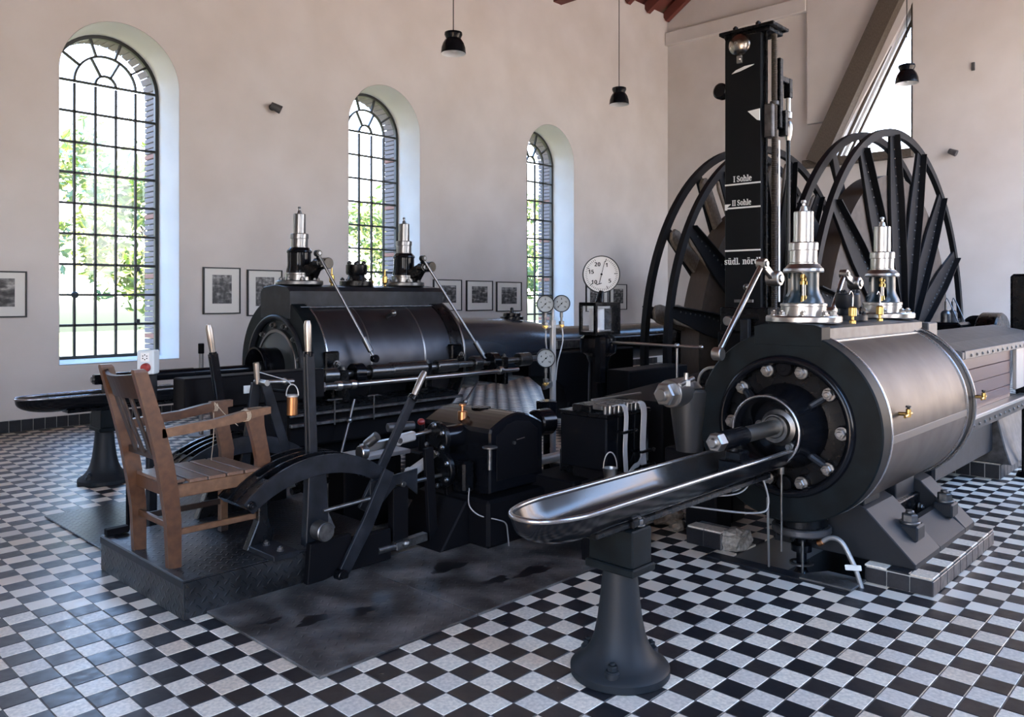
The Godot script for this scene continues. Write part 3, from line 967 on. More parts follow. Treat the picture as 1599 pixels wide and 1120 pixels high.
func pedestal(label: String, x: float, z: float, top: float):
	var t := thing("tray_pedestal", label, "pedestal", V(x, 0, z), "trumpet shaped pedestals")
	var b := MB.new()
	b.lathe(V(x, 0, z), Vector3.UP, [[0, 0], [0.212, 0], [0.217, 0.006], [0.217, 0.034], [0.208, 0.046], [0.182, 0.060], [0.155, 0.085], [0.132, 0.12], [0.113, 0.17], [0.099, 0.235], [0.088, 0.32], [0.079, 0.41], [0.075, 0.47], [0, 0.47]], 48)
	part(t, "column", b, M.pedestal_paint)
	b = MB.new(); b.box(V(x, 0.475, z), V(0.17, 0.035, 0.26), Basis(), 0.006); b.box(V(x, 0.57, z), V(0.145, 0.16, 0.235), Basis(), 0.006); part(t, "cap_block", b, M.teal_black)
	b = MB.new(); b.box(V(x + 0.01, (0.65 + top) / 2, z), V(0.10, top - 0.65, 0.20), Basis(), 0.008); part(t, "saddle", b, M.black_paint)
	for a in [-155, -20, 95]:
		var d := V(cos(deg_to_rad(a)), 0, -sin(deg_to_rad(a)))
		var o := V(x, 0.06, z) + d * 0.165
		b = MB.new(); b.cyl(o - V(0, 0.02, 0), o + V(0, 0.015, 0), 0.036, 16, 0.033, 0.003); b.bolt(o + V(0, 0.012, 0), Vector3.UP, 0.022); part(t, "anchor_bolt", b, M.pedestal_paint)
	b = MB.new(); b.bolt(V(x + 0.02, 0.655, z + 0.085), Vector3.UP, 0.022); part(t, "cap_bolt", b, M.worn_steel)

func tail_rod(label: String, x0: float, x1: float, y: float, z: float, bright: bool, blackend: float):
	var t := thing("piston_tail_rod", label, "rod", V(x0, y, z))
	var b := MB.new()
	b.hexnut(V(x0 + 0.06, y, z), V(-1, 0, 0), 0.05, 0.06); part(t, "end_nut", b, M.bolt_steel if bright else M.black_paint)
	b = MB.new(); b.cyl(V(x0 + 0.03, y, z), V(x0 - 0.02, y, z), 0.026, 20, -1, 0.006); part(t, "rod_end", b, M.bright_steel if bright else M.worn_steel)
	b = MB.new(); b.cyl(V(x0 + 0.06, y, z), V(x0 + blackend, y, z), 0.05, 28, -1, 0.008); part(t, "end_sleeve", b, M.black_gloss)
	b = MB.new(); b.cyl(V(x0 + blackend, y, z), V(x1, y, z), 0.043, 28); part(t, "rod", b, M.worn_bright if bright else M.black_gloss)
	b = MB.new(); b.cyl(V(x1 - 0.06, y, z), V(x1, y, z), 0.064, 28, -1, 0.006); part(t, "gland", b, M.worn_steel)

func valve(label: String, x: float, y: float, z: float, sc: float, bright: bool, arm_side: float):
	# poppet valve housing: base flange, bolt ring, open yoke, bell, spring drum, top cylinder
	var t := thing("valve_housing", label, "valve", V(x, y, z), "poppet valve housings")
	var o := V(x, y, z)
	var S := func(prof): return prof.map(func(p): return [p[0] * sc, p[1] * sc])
	var steel: Material = M.bright_steel if bright else M.worn_dark
	var body: Material = M.teal_gloss if bright else M.black_gloss
	var b := MB.new(); b.lathe(o, Vector3.UP, S.call([[0, 0], [0.206, 0], [0.214, 0.008], [0.214, 0.034], [0.208, 0.042], [0, 0.042]]), 48); part(t, "base_flange", b, M.bright_steel if bright else M.worn_steel)
	b = MB.new(); b.lathe(o, Vector3.UP, S.call([[0, 0.04], [0.128, 0.04], [0.128, 0.095], [0.132, 0.098], [0.132, 0.112], [0.122, 0.116], [0, 0.116]]), 40); part(t, "lower_ring", b, steel)
	for k in 8:
		var a := TAU * (k + 0.5) / 8
		b = MB.new(); b.bolt(o + V(cos(a), 0, sin(a)) * 0.165 * sc + V(0, 0.042 * sc, 0), Vector3.UP, 0.019 * sc); part(t, "flange_nut", b, M.bright_steel if bright else M.worn_steel)
	# yoke with two windows, the openings face the operator and the far side
	b = MB.new()
	var open := deg_to_rad(118) if bright else deg_to_rad(20)
	var ctr := deg_to_rad(-20)
	var rows := 9
	for h in 2:
		var a0 := ctr + h * PI + open / 2; var a1 := ctr + h * PI + PI - open / 2
		var rin := []; var rout := []
		for k in rows + 1:
			var u := float(k) / rows
			var yy := lerpf(0.114, 0.302, u) * sc
			var rr := (0.118 - (0.030 if bright else 0.012) * smoothstep(0.0, 0.45, u)) * sc
			# round-cornered windows
			var e := 0.55 * pow(absf(u - 0.5) * 2, 5) * open / 2
			var ro := PackedVector3Array(); var ri := PackedVector3Array()
			for i in 15:
				var a := lerpf(a0 - e, a1 + e, i / 14.0)
				ro.append(o + V(cos(a) * rr, yy, -sin(a) * rr)); ri.append(o + V(cos(a) * (rr - 0.016 * sc), yy, -sin(a) * (rr - 0.016 * sc)))
			rout.append(ro); rin.append(ri)
		b.loft(rout, false, false)
		rin.reverse(); b.loft(rin, false, false); rin.reverse()
		for k in rows:
			b.quad(rin[k][0], rout[k][0], rout[k + 1][0], rin[k + 1][0])
			b.quad(rout[k][14], rin[k][14], rin[k + 1][14], rout[k + 1][14])
	part(t, "yoke", b, body)
	b = MB.new(); b.lathe(o, Vector3.UP, S.call([[0, 0.116], [0.012, 0.116], [0.012, 0.3], [0, 0.3]]), 14); part(t, "spindle", b, M.bright_steel)
	b = MB.new(); b.lathe(o, Vector3.UP, S.call([[0, 0.225], [0.022, 0.225], [0.022, 0.245], [0.014, 0.248], [0.014, 0.262], [0.02, 0.265], [0.02, 0.285], [0, 0.285]]), 16); part(t, "spindle_nut", b, M.brass)
	b = MB.new(); b.lathe(o, Vector3.UP, S.call([[0, 0.12], [0.02, 0.12], [0.015, 0.16], [0, 0.16]]), 16); part(t, "gland", b, M.brass)
	b = MB.new(); b.lathe(o, Vector3.UP, S.call([[0.0, 0.296], [0.112, 0.296], [0.115, 0.304], [0.112, 0.318], [0.098, 0.332], [0.088, 0.345], [0, 0.345]]), 40); part(t, "bell_ring", b, steel if bright else body)
	b = MB.new(); b.lathe(o, Vector3.UP, S.call([[0, 0.34], [0.080, 0.34], [0.080, 0.352], [0.077, 0.355], [0.077, 0.425], [0.083, 0.428], [0.083, 0.468], [0.078, 0.474], [0, 0.474]]), 36); part(t, "spring_drum", b, steel)
	b = MB.new(); b.lathe(o, Vector3.UP, S.call([[0, 0.47], [0.056, 0.47], [0.056, 0.652], [0.053, 0.656], [0, 0.656]]), 32); part(t, "top_cylinder", b, steel)
	b = MB.new(); b.lathe(o, Vector3.UP, S.call([[0, 0.655], [0.024, 0.655], [0.017, 0.685], [0.009, 0.692], [0.009, 0.704], [0.015, 0.709], [0.013, 0.722], [0, 0.726]]), 16); part(t, "top_knob", b, steel)

func valve_gear(label: String, pts: Array, r: float, m: Material, arm_m: Material, barrel := 0.0):
	# pts: rod foot, rod head, arm pivot
	var t := thing("valve_rod", label, "rod", pts[0], "valve rods")
	var b := MB.new(); b.cyl(pts[0], pts[1], r, 12); part(t, "rod", b, m)
	b = MB.new()
	b.bar(pts[1], pts[2], 0.03, 0.055, V(0, 1, 0), 0.006)
	b.cyl(pts[1] + V(0, 0, -0.03), pts[1] + V(0, 0, 0.03), 0.034, 18, -1, 0.004)
	b.cyl(pts[2] + V(0, 0, -0.04), pts[2] + V(0, 0, 0.05), 0.05, 20, -1, 0.006)
	part(t, "bell_crank", b, arm_m)
	b = MB.new(); b.cyl(pts[2] + V(0, 0, 0.05), pts[2] + V(0, 0, 0.062), 0.028, 14, -1, 0.003); b.cyl(pts[1] + V(0, 0, 0.03), pts[1] + V(0, 0, 0.04), 0.02, 14, -1, 0.003); part(t, "pin", b, M.bright_steel if m == M.bright_steel else M.worn_steel)
	if barrel > 0:
		var d = (pts[1] - pts[0]).normalized()
		b = MB.new(); b.cyl(pts[0] + d * 0.08, pts[0] + d * (0.08 + barrel), r * 2.0, 14, -1, 0.004); part(t, "turnbuckle", b, m)
	b = MB.new(); b.cyl(pts[0] + V(0, 0, -0.03), pts[0] + V(0, 0, 0.03), 0.04, 18, -1, 0.005); part(t, "rod_eye", b, arm_m)

func relief(label: String, x: float, y: float, z: float, sc: float, m: Material, tall: float):
	var t := thing("relief_valve", label, "valve", V(x, y, z), "relief valves")
	var o := V(x, y, z)
	var b := MB.new(); b.lathe(o, Vector3.UP, [[0, 0], [0.13 * sc, 0], [0.13 * sc, 0.035 * sc], [0.075 * sc, 0.04 * sc], [0.06 * sc, 0.09 * sc], [0, 0.09 * sc]], 32); part(t, "base", b, m)
	b = MB.new(); b.lathe(o, Vector3.UP, [[0, 0.085 * sc], [0.075 * sc, 0.085 * sc], [0.082 * sc, 0.1 * sc], [0.082 * sc, tall - 0.03], [0.076 * sc, tall - 0.02], [0, tall - 0.015]], 32); part(t, "cap", b, m)
	for k in 6:
		var a := TAU * k / 6
		b = MB.new(); b.bolt(o + V(cos(a), 0, sin(a)) * 0.062 * sc + V(0, tall - 0.022, 0), Vector3.UP, 0.016 * sc, false); part(t, "cap_bolt", b, m)
		b = MB.new(); b.bolt(o + V(cos(a + 0.5), 0, sin(a + 0.5)) * 0.108 * sc + V(0, 0.035 * sc, 0), Vector3.UP, 0.016 * sc, false); part(t, "base_bolt", b, m)

func cock(label: String, o: Vector3, out: Vector3):
	var t := thing("brass_cock", label, "cock", o, "brass drain cocks")
	var side := out.cross(Vector3.UP).normalized()
	var b := MB.new()
	b.cyl(o, o + out * 0.05, 0.011, 12); b.cyl(o + out * 0.05 - V(0, 0.018, 0), o + out * 0.05 + V(0, 0.03, 0), 0.014, 14, -1, 0.003)
	b.cyl(o + out * 0.05, o + out * 0.05 + side * 0.06 - V(0, 0.01, 0), 0.008, 10); b.cyl(o + out * 0.05 - side * 0.05, o + out * 0.05, 0.008, 10)
	part(t, "body", b, M.brass)
	b = MB.new(); b.bar(o + out * 0.05 + V(0, 0.04, 0) - side * 0.03, o + out * 0.05 + V(0, 0.045, 0) + side * 0.035, 0.012, 0.012); b.cyl(o + out * 0.05 + V(0, 0.03, 0), o + out * 0.05 + V(0, 0.045, 0), 0.008, 10)
	part(t, "handle", b, M.black_paint)

func near_engine():
	mat("strap_steel", Color(0.15, 0.135, 0.125), 0.45, 0.85)
	mat("worn_black", Color(0.07, 0.07, 0.07), 0.25, 0.8)
	mat("tray_oil", Color(0.055, 0.052, 0.05), 0.16, 0.6)
	mat("rim_steel", Color(0.30, 0.30, 0.31), 0.25, 0.9)
	mat("pedestal_paint", Color(0.011, 0.014, 0.017), 0.5, 0.0, 0.3)
	mat("worn_bright", Color(0.38, 0.375, 0.36), 0.36, 1.0)
	mat("worn_dark", Color(0.20, 0.20, 0.20), 0.28, 0.95)
	mat("teal_gloss", Color(0.010, 0.019, 0.025), 0.3)
	var xf := 4.5
	var c := V(xf, AY, RZ)
	var t := thing("steam_cylinder", "near steam cylinder lagged in bright sheet steel, its bolted end cover facing the camera", "steam engine", V(5.4, 0.3, RZ), "steam cylinders")
	var b := MB.new()
	b.lathe(V(xf + 0.13, AY, RZ), V(-1, 0, 0), [[0.41, 0], [0.556, 0], [0.558, 0.004], [0.558, 0.122], [0.55, 0.13], [0.40, 0.13], [0.39, 0.12], [0.39, 0.0], [0.41, 0]], 96); part(t, "front_flange", b, M.teal_black)
	b = MB.new(); b.ring(V(xf + 0.128, AY, RZ), V(xf + 0.15, AY, RZ), 0.562, 0.5, 96, 0.004); part(t, "flange_rim", b, M.rim_steel)
	b = MB.new()
	var pr := []
	for i in 13: pr.append([0.388 + 0.028 * cos(PI * i / 12), 0.0 + 0.045 * sin(PI * i / 12)])
	b.lathe(V(xf + 0.01, AY, RZ), V(-1, 0, 0), pr, 96); part(t, "cover_rim", b, M.black_gloss)
	b = MB.new(); b.lathe(V(xf + 0.09, AY, RZ), V(-1, 0, 0), [[0, 0], [0.375, 0], [0.375, 0.055], [0.29, 0.052], [0.24, 0.06], [0.2, 0.06], [0, 0.06]], 72); part(t, "end_cover", b, M.black_paint)
	for k in 12:
		var a := deg_to_rad(90 - k * 30.0)
		if k == 0 or k == 6: continue
	for a in [72, 38, -1, -40, -72, 108, 142, 181, 220, 252]:
		var d := V(0, sin(deg_to_rad(a)), cos(deg_to_rad(a)))
		var o := V(xf + 0.035, AY, RZ) + d * 0.335
		b = MB.new(); b.cyl(o + V(0.01, 0, 0), o - V(0.03, 0, 0), 0.043, 20, -1, 0.006); part(t, "bolt_boss", b, M.black_paint)
		b = MB.new(); b.bolt(o - V(0.028, 0, 0), V(-1, 0, 0), 0.030); part(t, "cover_nut", b, M.bolt_steel, "bare steel cover nut")
	for a in [90, -90]:
		var d := V(0, sin(deg_to_rad(a)), 0)
		var o := V(xf + 0.035, AY, RZ) + d * 0.335
		b = MB.new(); b.cyl(o, o - V(0.045, 0, 0), 0.045, 20, -1, 0.006); b.cyl(o - V(0.04, 0, 0), o - V(0.05, 0, 0), 0.018, 12, -1, 0.003); part(t, "blank_plug", b, M.black_matt)
	for a in [38, -40, 142, 220]:
		var d := V(0, sin(deg_to_rad(a)), cos(deg_to_rad(a)))
		b = MB.new(); b.bar(V(xf - 0.035, AY, RZ) + d * 0.21, V(xf + 0.015, AY, RZ) + d * 0.32, 0.034, 0.06, V(1, 0, 0), 0.012); part(t, "cover_rib", b, M.slate_paint)
	# stuffing box with flared collar
	b = MB.new(); b.lathe(V(xf + 0.05, AY, RZ), V(-1, 0, 0), [[0.255, 0], [0.245, 0.03], [0.222, 0.10], [0.208, 0.18], [0.206, 0.25], [0.207, 0.27], [0.202, 0.285], [0.188, 0.285], [0.168, 0.26], [0.160, 0.22], [0.160, 0.1], [0.0, 0.1]], 64); part(t, "stuffing_box", b, M.black_gloss)
	b = MB.new()
	var lip := []
	for i in 40: lip.append(V(xf - 0.238, AY + sin(TAU * i / 40) * 0.197, RZ + cos(TAU * i / 40) * 0.197))
	b.tube(lip, 0.008, 8, true); part(t, "collar_lip", b, M.rim_steel)
	b = MB.new(); b.lathe(V(xf - 0.04, AY, RZ), V(-1, 0, 0), [[0, 0], [0.105, 0], [0.105, 0.04], [0.08, 0.05], [0.08, 0.09], [0, 0.09]], 36); part(t, "gland", b, M.worn_steel)
	for a in [60, 180, 300, 0]:
		var d := V(0, sin(deg_to_rad(a)), cos(deg_to_rad(a)))
		b = MB.new(); b.bolt(V(xf - 0.05, AY, RZ) + d * 0.125, V(-1, 0, 0), 0.022); part(t, "gland_nut", b, M.bolt_steel)
	# lagging
	b = MB.new(); b.cyl(V(xf + 0.14, AY, RZ), V(6.13, AY, RZ), 0.549, 128); part(t, "lagging_sheet", b, M.lagging_steel, "brushed bare sheet steel lagging")
	for a in [-4, 184]:
		var d := V(0, sin(deg_to_rad(a)), cos(deg_to_rad(a)))
		var tn := V(0, cos(deg_to_rad(a)), -sin(deg_to_rad(a)))
		b = MB.new(); b.box(V(5.4, AY, RZ) + d * 0.55, V(1.5, 0.045, 0.008), Basis(V(1, 0, 0), tn, V(1, 0, 0).cross(tn)), 0.002); part(t, "lagging_strap", b, M.strap_steel)
	b = MB.new(); b.box(V(5.4, 1.385, -1.852), V(1.55, 0.022, 0.02), Basis(V(1, 0, 0), 0.42), 0.003); part(t, "lagging_strap", b, M.bright_steel)
	b = MB.new(); b.ring(V(6.125, AY, RZ), V(6.143, AY, RZ), 0.562, 0.45, 96, 0.005); part(t, "rear_band", b, M.rim_steel)
	b = MB.new(); b.ring(V(6.143, AY, RZ), V(6.275, AY, RZ), 0.556, 0.45, 96, 0.004); part(t, "rear_flange", b, M.black_matt)
	b = MB.new(); b.ring(V(6.275, AY, RZ), V(6.298, AY, RZ), 0.574, 0.45, 96, 0.006); part(t, "rear_band", b, M.rim_steel)
	b = MB.new(); b.lathe(V(6.3, AY, RZ), V(1, 0, 0), [[0, 0], [0.55, 0], [0.55, 0.06], [0.42, 0.1], [0, 0.1]], 64); part(t, "rear_cover", b, M.black_paint)
	# valve chest along the top, slightly crowned
	b = MB.new()
	var poly := [Vector2(-1.862, 1.30), Vector2(-1.862, 1.462), Vector2(-1.90, 1.476), Vector2(-2.06, 1.488), Vector2(-2.22, 1.476), Vector2(-2.262, 1.462), Vector2(-2.262, 1.30)]
	b.prism(poly, in_zy(6.30), 1.68, 0.005); part(t, "valve_chest", b, M.grey_paint)
	b = MB.new(); b.prism([Vector2(-1.858, 1.36), Vector2(-1.858, 1.470), Vector2(-1.90, 1.484), Vector2(-2.06, 1.496), Vector2(-2.22, 1.484), Vector2(-2.266, 1.470), Vector2(-2.266, 1.36)], in_zy(xf + 0.126), 0.128, 0.004); part(t, "chest_end", b, M.teal_black)
	valve("near bright steel valve housing nearest the camera, with open yoke", 4.77, 1.488, RZ, 1.03, true, 1)
	valve("second bright steel valve housing on the near cylinder, before the right drum", 6.12, 1.488, RZ, 1.02, true, 1)
	relief("small dark relief valve between the two bright valve housings", 5.47, 1.488, RZ, 0.95, M.slate_paint, 0.2)
	valve_gear("long bright valve rod slanting up to the first bright valve housing", [V(4.38, 1.30, -2.44), V(4.874, 1.858, -2.40), V(5.04, 1.765, -2.40)], 0.018, M.bright_steel, M.worn_bright)
	valve_gear("short bright valve rod between the two bright valve housings", [V(6.0, 1.53, -2.4), V(6.235, 1.819, -2.4), V(6.44, 1.75, -2.4)], 0.018, M.bright_steel, M.worn_bright)
	for g in [[5.15, -1.93, "small brass oil cup beside the first bright valve flange"], [5.72, -1.96, "small brass oil cup beside the relief valve"]]:
		var u := thing("oil_cup", g[2], "oil cup", V(g[0], 1.48, g[1]), "brass oil cups")
		b = MB.new(); b.lathe(V(g[0], 1.475, g[1]), Vector3.UP, [[0, 0], [0.02, 0], [0.02, 0.02], [0.009, 0.025], [0.009, 0.045], [0.024, 0.05], [0.024, 0.1], [0.012, 0.11], [0, 0.11]], 18); part(u, "cup", b, M.brass)
		b = MB.new(); b.tube(curve([V(g[0], 1.585, g[1]), V(g[0] + 0.005, 1.65, g[1]), V(g[0] - 0.03, 1.68, g[1]), V(g[0] - 0.06, 1.66, g[1])]), 0.005, 6); part(u, "pipe", b, M.bright_steel)
	cock("brass cock on the lagging sheet of the near cylinder", V(4.80, 0.985, RZ + 0.54), V(0, 0.05, 1).normalized())
	cock("brass cock on the rear rim of the near cylinder", V(6.27, 0.95, RZ + 0.572), V(0, 0.05, 1).normalized())
	tail_rod("polished piston tail rod with hexagon nut sticking out over the near oil tray", 3.69, 4.42, AY + 0.008, RZ, true, 0.32)
	oil_tray("long black oil tray with shiny rim in the foreground", RZ, 2.24, 4.30, 0.80)
	b = MB.new(); b.box(V(3.92, 0.735, RZ + 0.01), V(0.16, 0.10, 0.14), Basis(), 0.006); b.box(V(3.92, 0.80, RZ + 0.01), V(0.10, 0.06, 0.09), Basis(), 0.006)
	single("rod_rest", b, M.black_paint, "black support block under the near piston tail rod", "block")
	pedestal("dark trumpet shaped pedestal under the foreground oil tray", 2.885, -2.085, 0.69)
	# plinth tiled black at the sides, chequered on top
	var px0 := 4.765; var px1 := 6.07; var pz0 := -1.72; var pz1 := -1.352; var ph := 0.105
	b = MB.new(); b.box(V((px0 + px1) / 2, (ph - 0.012) / 2, (pz0 + pz1) / 2), V(px1 - px0 - 0.02, ph - 0.012, pz1 - pz0 - 0.02), Basis(), 0)
	var pl := struct("floor_plinth", b, M.grout_light, "low tiled plinth under the near cylinder's foot")
	for i in 10:
		for j in 3:
			var q := MB.new()
			q.box(V(px0 + (i + 0.5) * 0.1305, ph - 0.006, pz1 - (j + 0.5) * 0.1225), V(0.1275, 0.012, 0.1195), Basis(), 0.003)
			part(pl, "tile", q, M.tile_black if (i + j) % 2 == 1 else (M.tile_white if (i * 3 + j) % 4 else M.tile_cream))
		var q2 := MB.new()
		q2.box(V(px0 + (i + 0.5) * 0.1305, ph / 2 - 0.008, pz1 - 0.006), V(0.126, ph - 0.022, 0.012), Basis(), 0.003); part(pl, "tile", q2, M.tile_black2)
	for j in 3:
		var q := MB.new(); q.box(V(px0 + 0.006, ph / 2 - 0.008, pz1 - (j + 0.5) * 0.1225), V(0.012, ph - 0.022, 0.118), Basis(), 0.003); part(pl, "tile", q, M.tile_black2)
		q = MB.new(); q.box(V(px1 - 0.006, ph / 2 - 0.008, pz1 - (j + 0.5) * 0.1225), V(0.012, ph - 0.022, 0.118), Basis(), 0.003); part(pl, "tile", q, M.tile_black2)
	# sloping foot casting with two anchor nuts and a pocket
	t = thing("bed_casting", "sloping grey iron foot of the near cylinder bolted to the tiled plinth", "casting", V(5.45, ph, -1.6))
	b = MB.new()
	var fp := [Vector2(-1.465, ph), Vector2(-1.465, ph + 0.03), Vector2(-1.735, 0.40), Vector2(-1.80, 0.43), Vector2(-2.3, 0.43), Vector2(-2.3, ph)]
	b.prism(fp, in_zy(5.30), 0.46, 0.006)
	b.prism(fp, in_zy(6.06), 0.22, 0.006)
	b.prism([Vector2(-1.465, ph), Vector2(-1.465, ph + 0.03), Vector2(-1.62, 0.255), Vector2(-1.66, 0.255), Vector2(-1.66, ph)], in_zy(5.84), 0.54, 0.004)
	part(t, "body", b, M.foot_iron if M.has("foot_iron") else mat("foot_iron", Color(0.013, 0.0145, 0.017), 0.5, 0.0, 0.3))
	for x in [5.13, 5.83]:
		var nb := V(x, 0.245, -1.60)
		b = MB.new(); b.box(nb + V(0, 0.0, 0.02), V(0.14, 0.09, 0.12), Basis(), 0.01); part(t, "bolt_boss", b, M.foot_iron)
		b = MB.new(); b.bolt(nb + V(0, 0.045, 0.015), Vector3.UP, 0.045); part(t, "anchor_nut", b, M.worn_steel)
	t = thing("cylinder_bracket", "black bracket blocks between the near cylinder and its iron foot", "casting", V(5.5, 0.3, -1.8))
	b = MB.new(); b.box(V(5.64, 0.385, -1.85), V(0.36, 0.13, 0.16), Basis(), 0.006); part(t, "block", b, M.slate_paint)
	b = MB.new(); b.box(V(5.64, 0.27, -1.84), V(0.42, 0.11, 0.2), Basis(), 0.006); part(t, "block", b, M.black_paint)
	b = MB.new(); b.box(V(4.98, 0.46, -1.83), V(0.26, 0.09, 0.16), Basis(), 0.006); part(t, "block", b, M.teal_black)
	for x in [5.5, 5.78]:
		b = MB.new(); b.bolt(V(x, 0.24, -1.73), V(0, 0, 1), 0.02); part(t, "nut", b, M.worn_steel)
	# drain valve hanging under the cylinder
	t = thing("drain_valve", "black flanged drain valve hanging under the near cylinder into the pit", "valve", V(4.74, -0.6, RZ))
	var o := V(4.74, 0.0, RZ)
	b = MB.new(); b.cyl(o + V(0, 0.27, 0), o + V(0, 0.36, 0), 0.15, 40, -1, 0.006); part(t, "neck", b, M.black_paint)
	b = MB.new(); b.lathe(o, Vector3.UP, [[0, 0.225], [0.165, 0.225], [0.172, 0.235], [0.172, 0.262], [0.165, 0.27], [0, 0.27]], 48); part(t, "flange", b, M.cast_iron)
	b = MB.new(); b.lathe(o, Vector3.UP, [[0, -0.5], [0.045, -0.5], [0.045, -0.02], [0.03, 0.0], [0.03, 0.1], [0.06, 0.11], [0.06, 0.15], [0.035, 0.16], [0.05, 0.225], [0, 0.225]], 28); part(t, "body", b, M.black_gloss)
	b = MB.new(); b.lathe(o, Vector3.UP, [[0.05, 0.03], [0.07, 0.03], [0.07, 0.04], [0.05, 0.04], [0.05, 0.03]], 28); b.cyl(o + V(-0.1, -0.5, 0.05), o + V(-0.1, 0.2, 0.05), 0.008, 8); part(t, "spring_plate", b, M.worn_steel)
	for k in 6:
		var a := TAU * k / 6
		b = MB.new(); b.bolt(o + V(cos(a) * 0.13, 0.225, sin(a) * 0.13), Vector3.DOWN, 0.018); part(t, "nut", b, M.black_paint)
	# bent pale pipe with a clip
	t = thing("drain_pipe", "pale bent drain pipe with a white clip in the pit under the near cylinder", "pipe", V(4.66, -0.2, -1.75))
	b = MB.new(); b.tube(curve([V(4.66, 0.205, -1.93), V(4.66, 0.245, -1.87), V(4.66, 0.235, -1.81), V(4.66, 0.15, -1.755), V(4.66, 0.06, -1.715), V(4.66, -0.12, -1.66)]), 0.014, 10); part(t, "pipe", b, M.pipe_pale)
	b = MB.new(); b.cyl(V(4.66, 0.195, -1.945), V(4.66, 0.215, -1.915), 0.018, 14, -1, 0.003); part(t, "nozzle", b, M.copper)
	b = MB.new(); b.bar(V(4.64, 0.10, -1.78), V(4.64, 0.115, -1.69), 0.012, 0.03, Vector3.UP); part(t, "clip", b, M.white_paint)
	# pit edging
	t = thing("pit_edging", "dark tread plate edging at the pit before the near cylinder", "floor plate", V(4.57, 0, -2.1))
	b = MB.new(); b.box(V(4.57, 0.006, -2.16), V(0.10, 0.014, 0.90), Basis(), 0.003); part(t, "strip", b, M.slate_paint)
	b = MB.new(); b.prism([Vector2(4.525, 1.70), Vector2(4.745, 1.70), Vector2(4.745, 1.92), Vector2(4.62, 2.0), Vector2(4.525, 2.0)], in_xz(0.008), 0.014, 0.003); part(t, "corner_plate", b, M.tread_worn)
	b = MB.new(); b.box(V(4.60, -0.15, -2.34), V(0.03, 0.32, 0.03), Basis(), 0.003); part(t, "post", b, M.black_matt)
	# small pipes under the tray and rods into the pit
	t = thing("lubrication_pipes", "thin bright oil pipes bent under the near oil tray", "pipe", V(4.2, 0.5, -2.2))
	for k in 3:
		b = MB.new(); b.tube(curve([V(4.12 + 0.02 * k, 0.69, -2.12), V(4.12 + 0.02 * k, 0.62 - 0.02 * k, -2.14), V(4.05, 0.585 - 0.02 * k, -2.2), V(3.9, 0.58 - 0.02 * k, -2.42)]), 0.005, 6); part(t, "pipe", b, M.pipe_pale)
	b = MB.new(); b.tube(curve([V(4.2, 0.68, -2.08), V(4.24, 0.5, -2.05), V(4.18, 0.44, -2.1), V(3.95, 0.47, -2.4), V(3.8, 0.5, -2.6)]), 0.006, 6); part(t, "pipe", b, M.pipe_pale)
	b = MB.new(); b.cyl(V(4.25, 0.52, -2.06), V(4.64, -0.05, -2.24), 0.007, 8)
	single("bright_stay_rod", b, M.pipe_pale, "thin bright rod slanting from the oil tray down into the pit", "rod")
	b = MB.new(); b.cyl(V(4.36, 0.72, -2.03), V(4.36, 0.20, -2.03), 0.006, 8); b.cyl(V(4.36, 0.72, -2.03), V(4.36, 0.64, -2.03), 0.016, 10)
	single("drip_pipe", b, M.worn_steel, "short upright drip pipe before the near cylinder's flange", "pipe")
	# crosshead guide behind the cylinder, with riveted rails and maroon boards
	t = thing("crosshead_guide", "riveted crosshead guide with maroon boarded side behind the near cylinder", "machine frame", V(7.6, 0.6, -2.0))
	b = MB.new(); b.box(V(7.9, 1.225, -1.62), V(3.0, 0.06, 0.03), Basis(), 0.004); part(t, "upper_rail", b, M.grey_paint)
	b = MB.new(); b.box(V(7.95, 0.70, -1.62), V(2.9, 0.09, 0.03), Basis(), 0.004); part(t, "lower_rail", b, M.slate_paint)
	b = MB.new(); b.box(V(7.95, 0.755, -1.64), V(2.9, 0.03, 0.10), Basis(), 0.006); part(t, "slide_bar", b, M.bright_steel)
	var rv := MB.new()
	for k in 18:
		rv.sphere(V(6.55 + k * 0.155, 1.218, -1.604), 0.012, 10); rv.sphere(V(6.62 + k * 0.155, 0.695, -1.604), 0.012, 10)
	part(t, "rivets", rv, M.worn_steel)
	for k in 4:
		b = MB.new(); b.box(V(7.25, 0.82 + k * 0.108, -1.70), V(1.75, 0.104, 0.03), Basis(), 0.004); part(t, "plank", b, M.maroon)
	b = MB.new(); b.box(V(8.32, 1.02, -1.66), V(0.30, 0.38, 0.03), Basis(), 0.004); part(t, "cover_plate", b, M.pipe_pale)
	b = MB.new(); b.box(V(8.75, 1.0, -1.68), V(0.5, 0.5, 0.08), Basis(), 0.01); part(t, "end_bracket", b, M.black_paint)
	b = MB.new()
	var tp := [Vector2(-1.61, 1.245), Vector2(-1.75, 1.30), Vector2(-2.08, 1.36), Vector2(-2.45, 1.30), Vector2(-2.55, 1.245), Vector2(-2.55, 1.20), Vector2(-1.61, 1.20)]
	b.prism(tp, in_zy(9.3), 2.95, 0.004); part(t, "top_sheet", b, M.grey_paint)
	b = MB.new(); b.box(V(6.62, 1.36, -1.98), V(0.22, 0.18, 0.2), Basis(), 0.008); part(t, "oil_box", b, M.grey_paint)
	b = MB.new(); b.box(V(8.0, 0.45, -2.1), V(2.9, 0.42, 0.5), Basis(), 0.02); part(t, "bed", b, M.slate_paint)
	b = MB.new(); b.prism([Vector2(-1.7, 0.14), Vector2(-1.75, 0.3), Vector2(-1.82, 0.6), Vector2(-2.4, 0.6), Vector2(-2.5, 0.14)], in_zy(9.6), 1.35, 0.01); part(t, "foot", b, M.cast_iron)
	# second tiled plinth
	b = MB.new(); b.box(V(9.2, 0.066, -2.15), V(1.9, 0.132, 0.72), Basis(), 0)
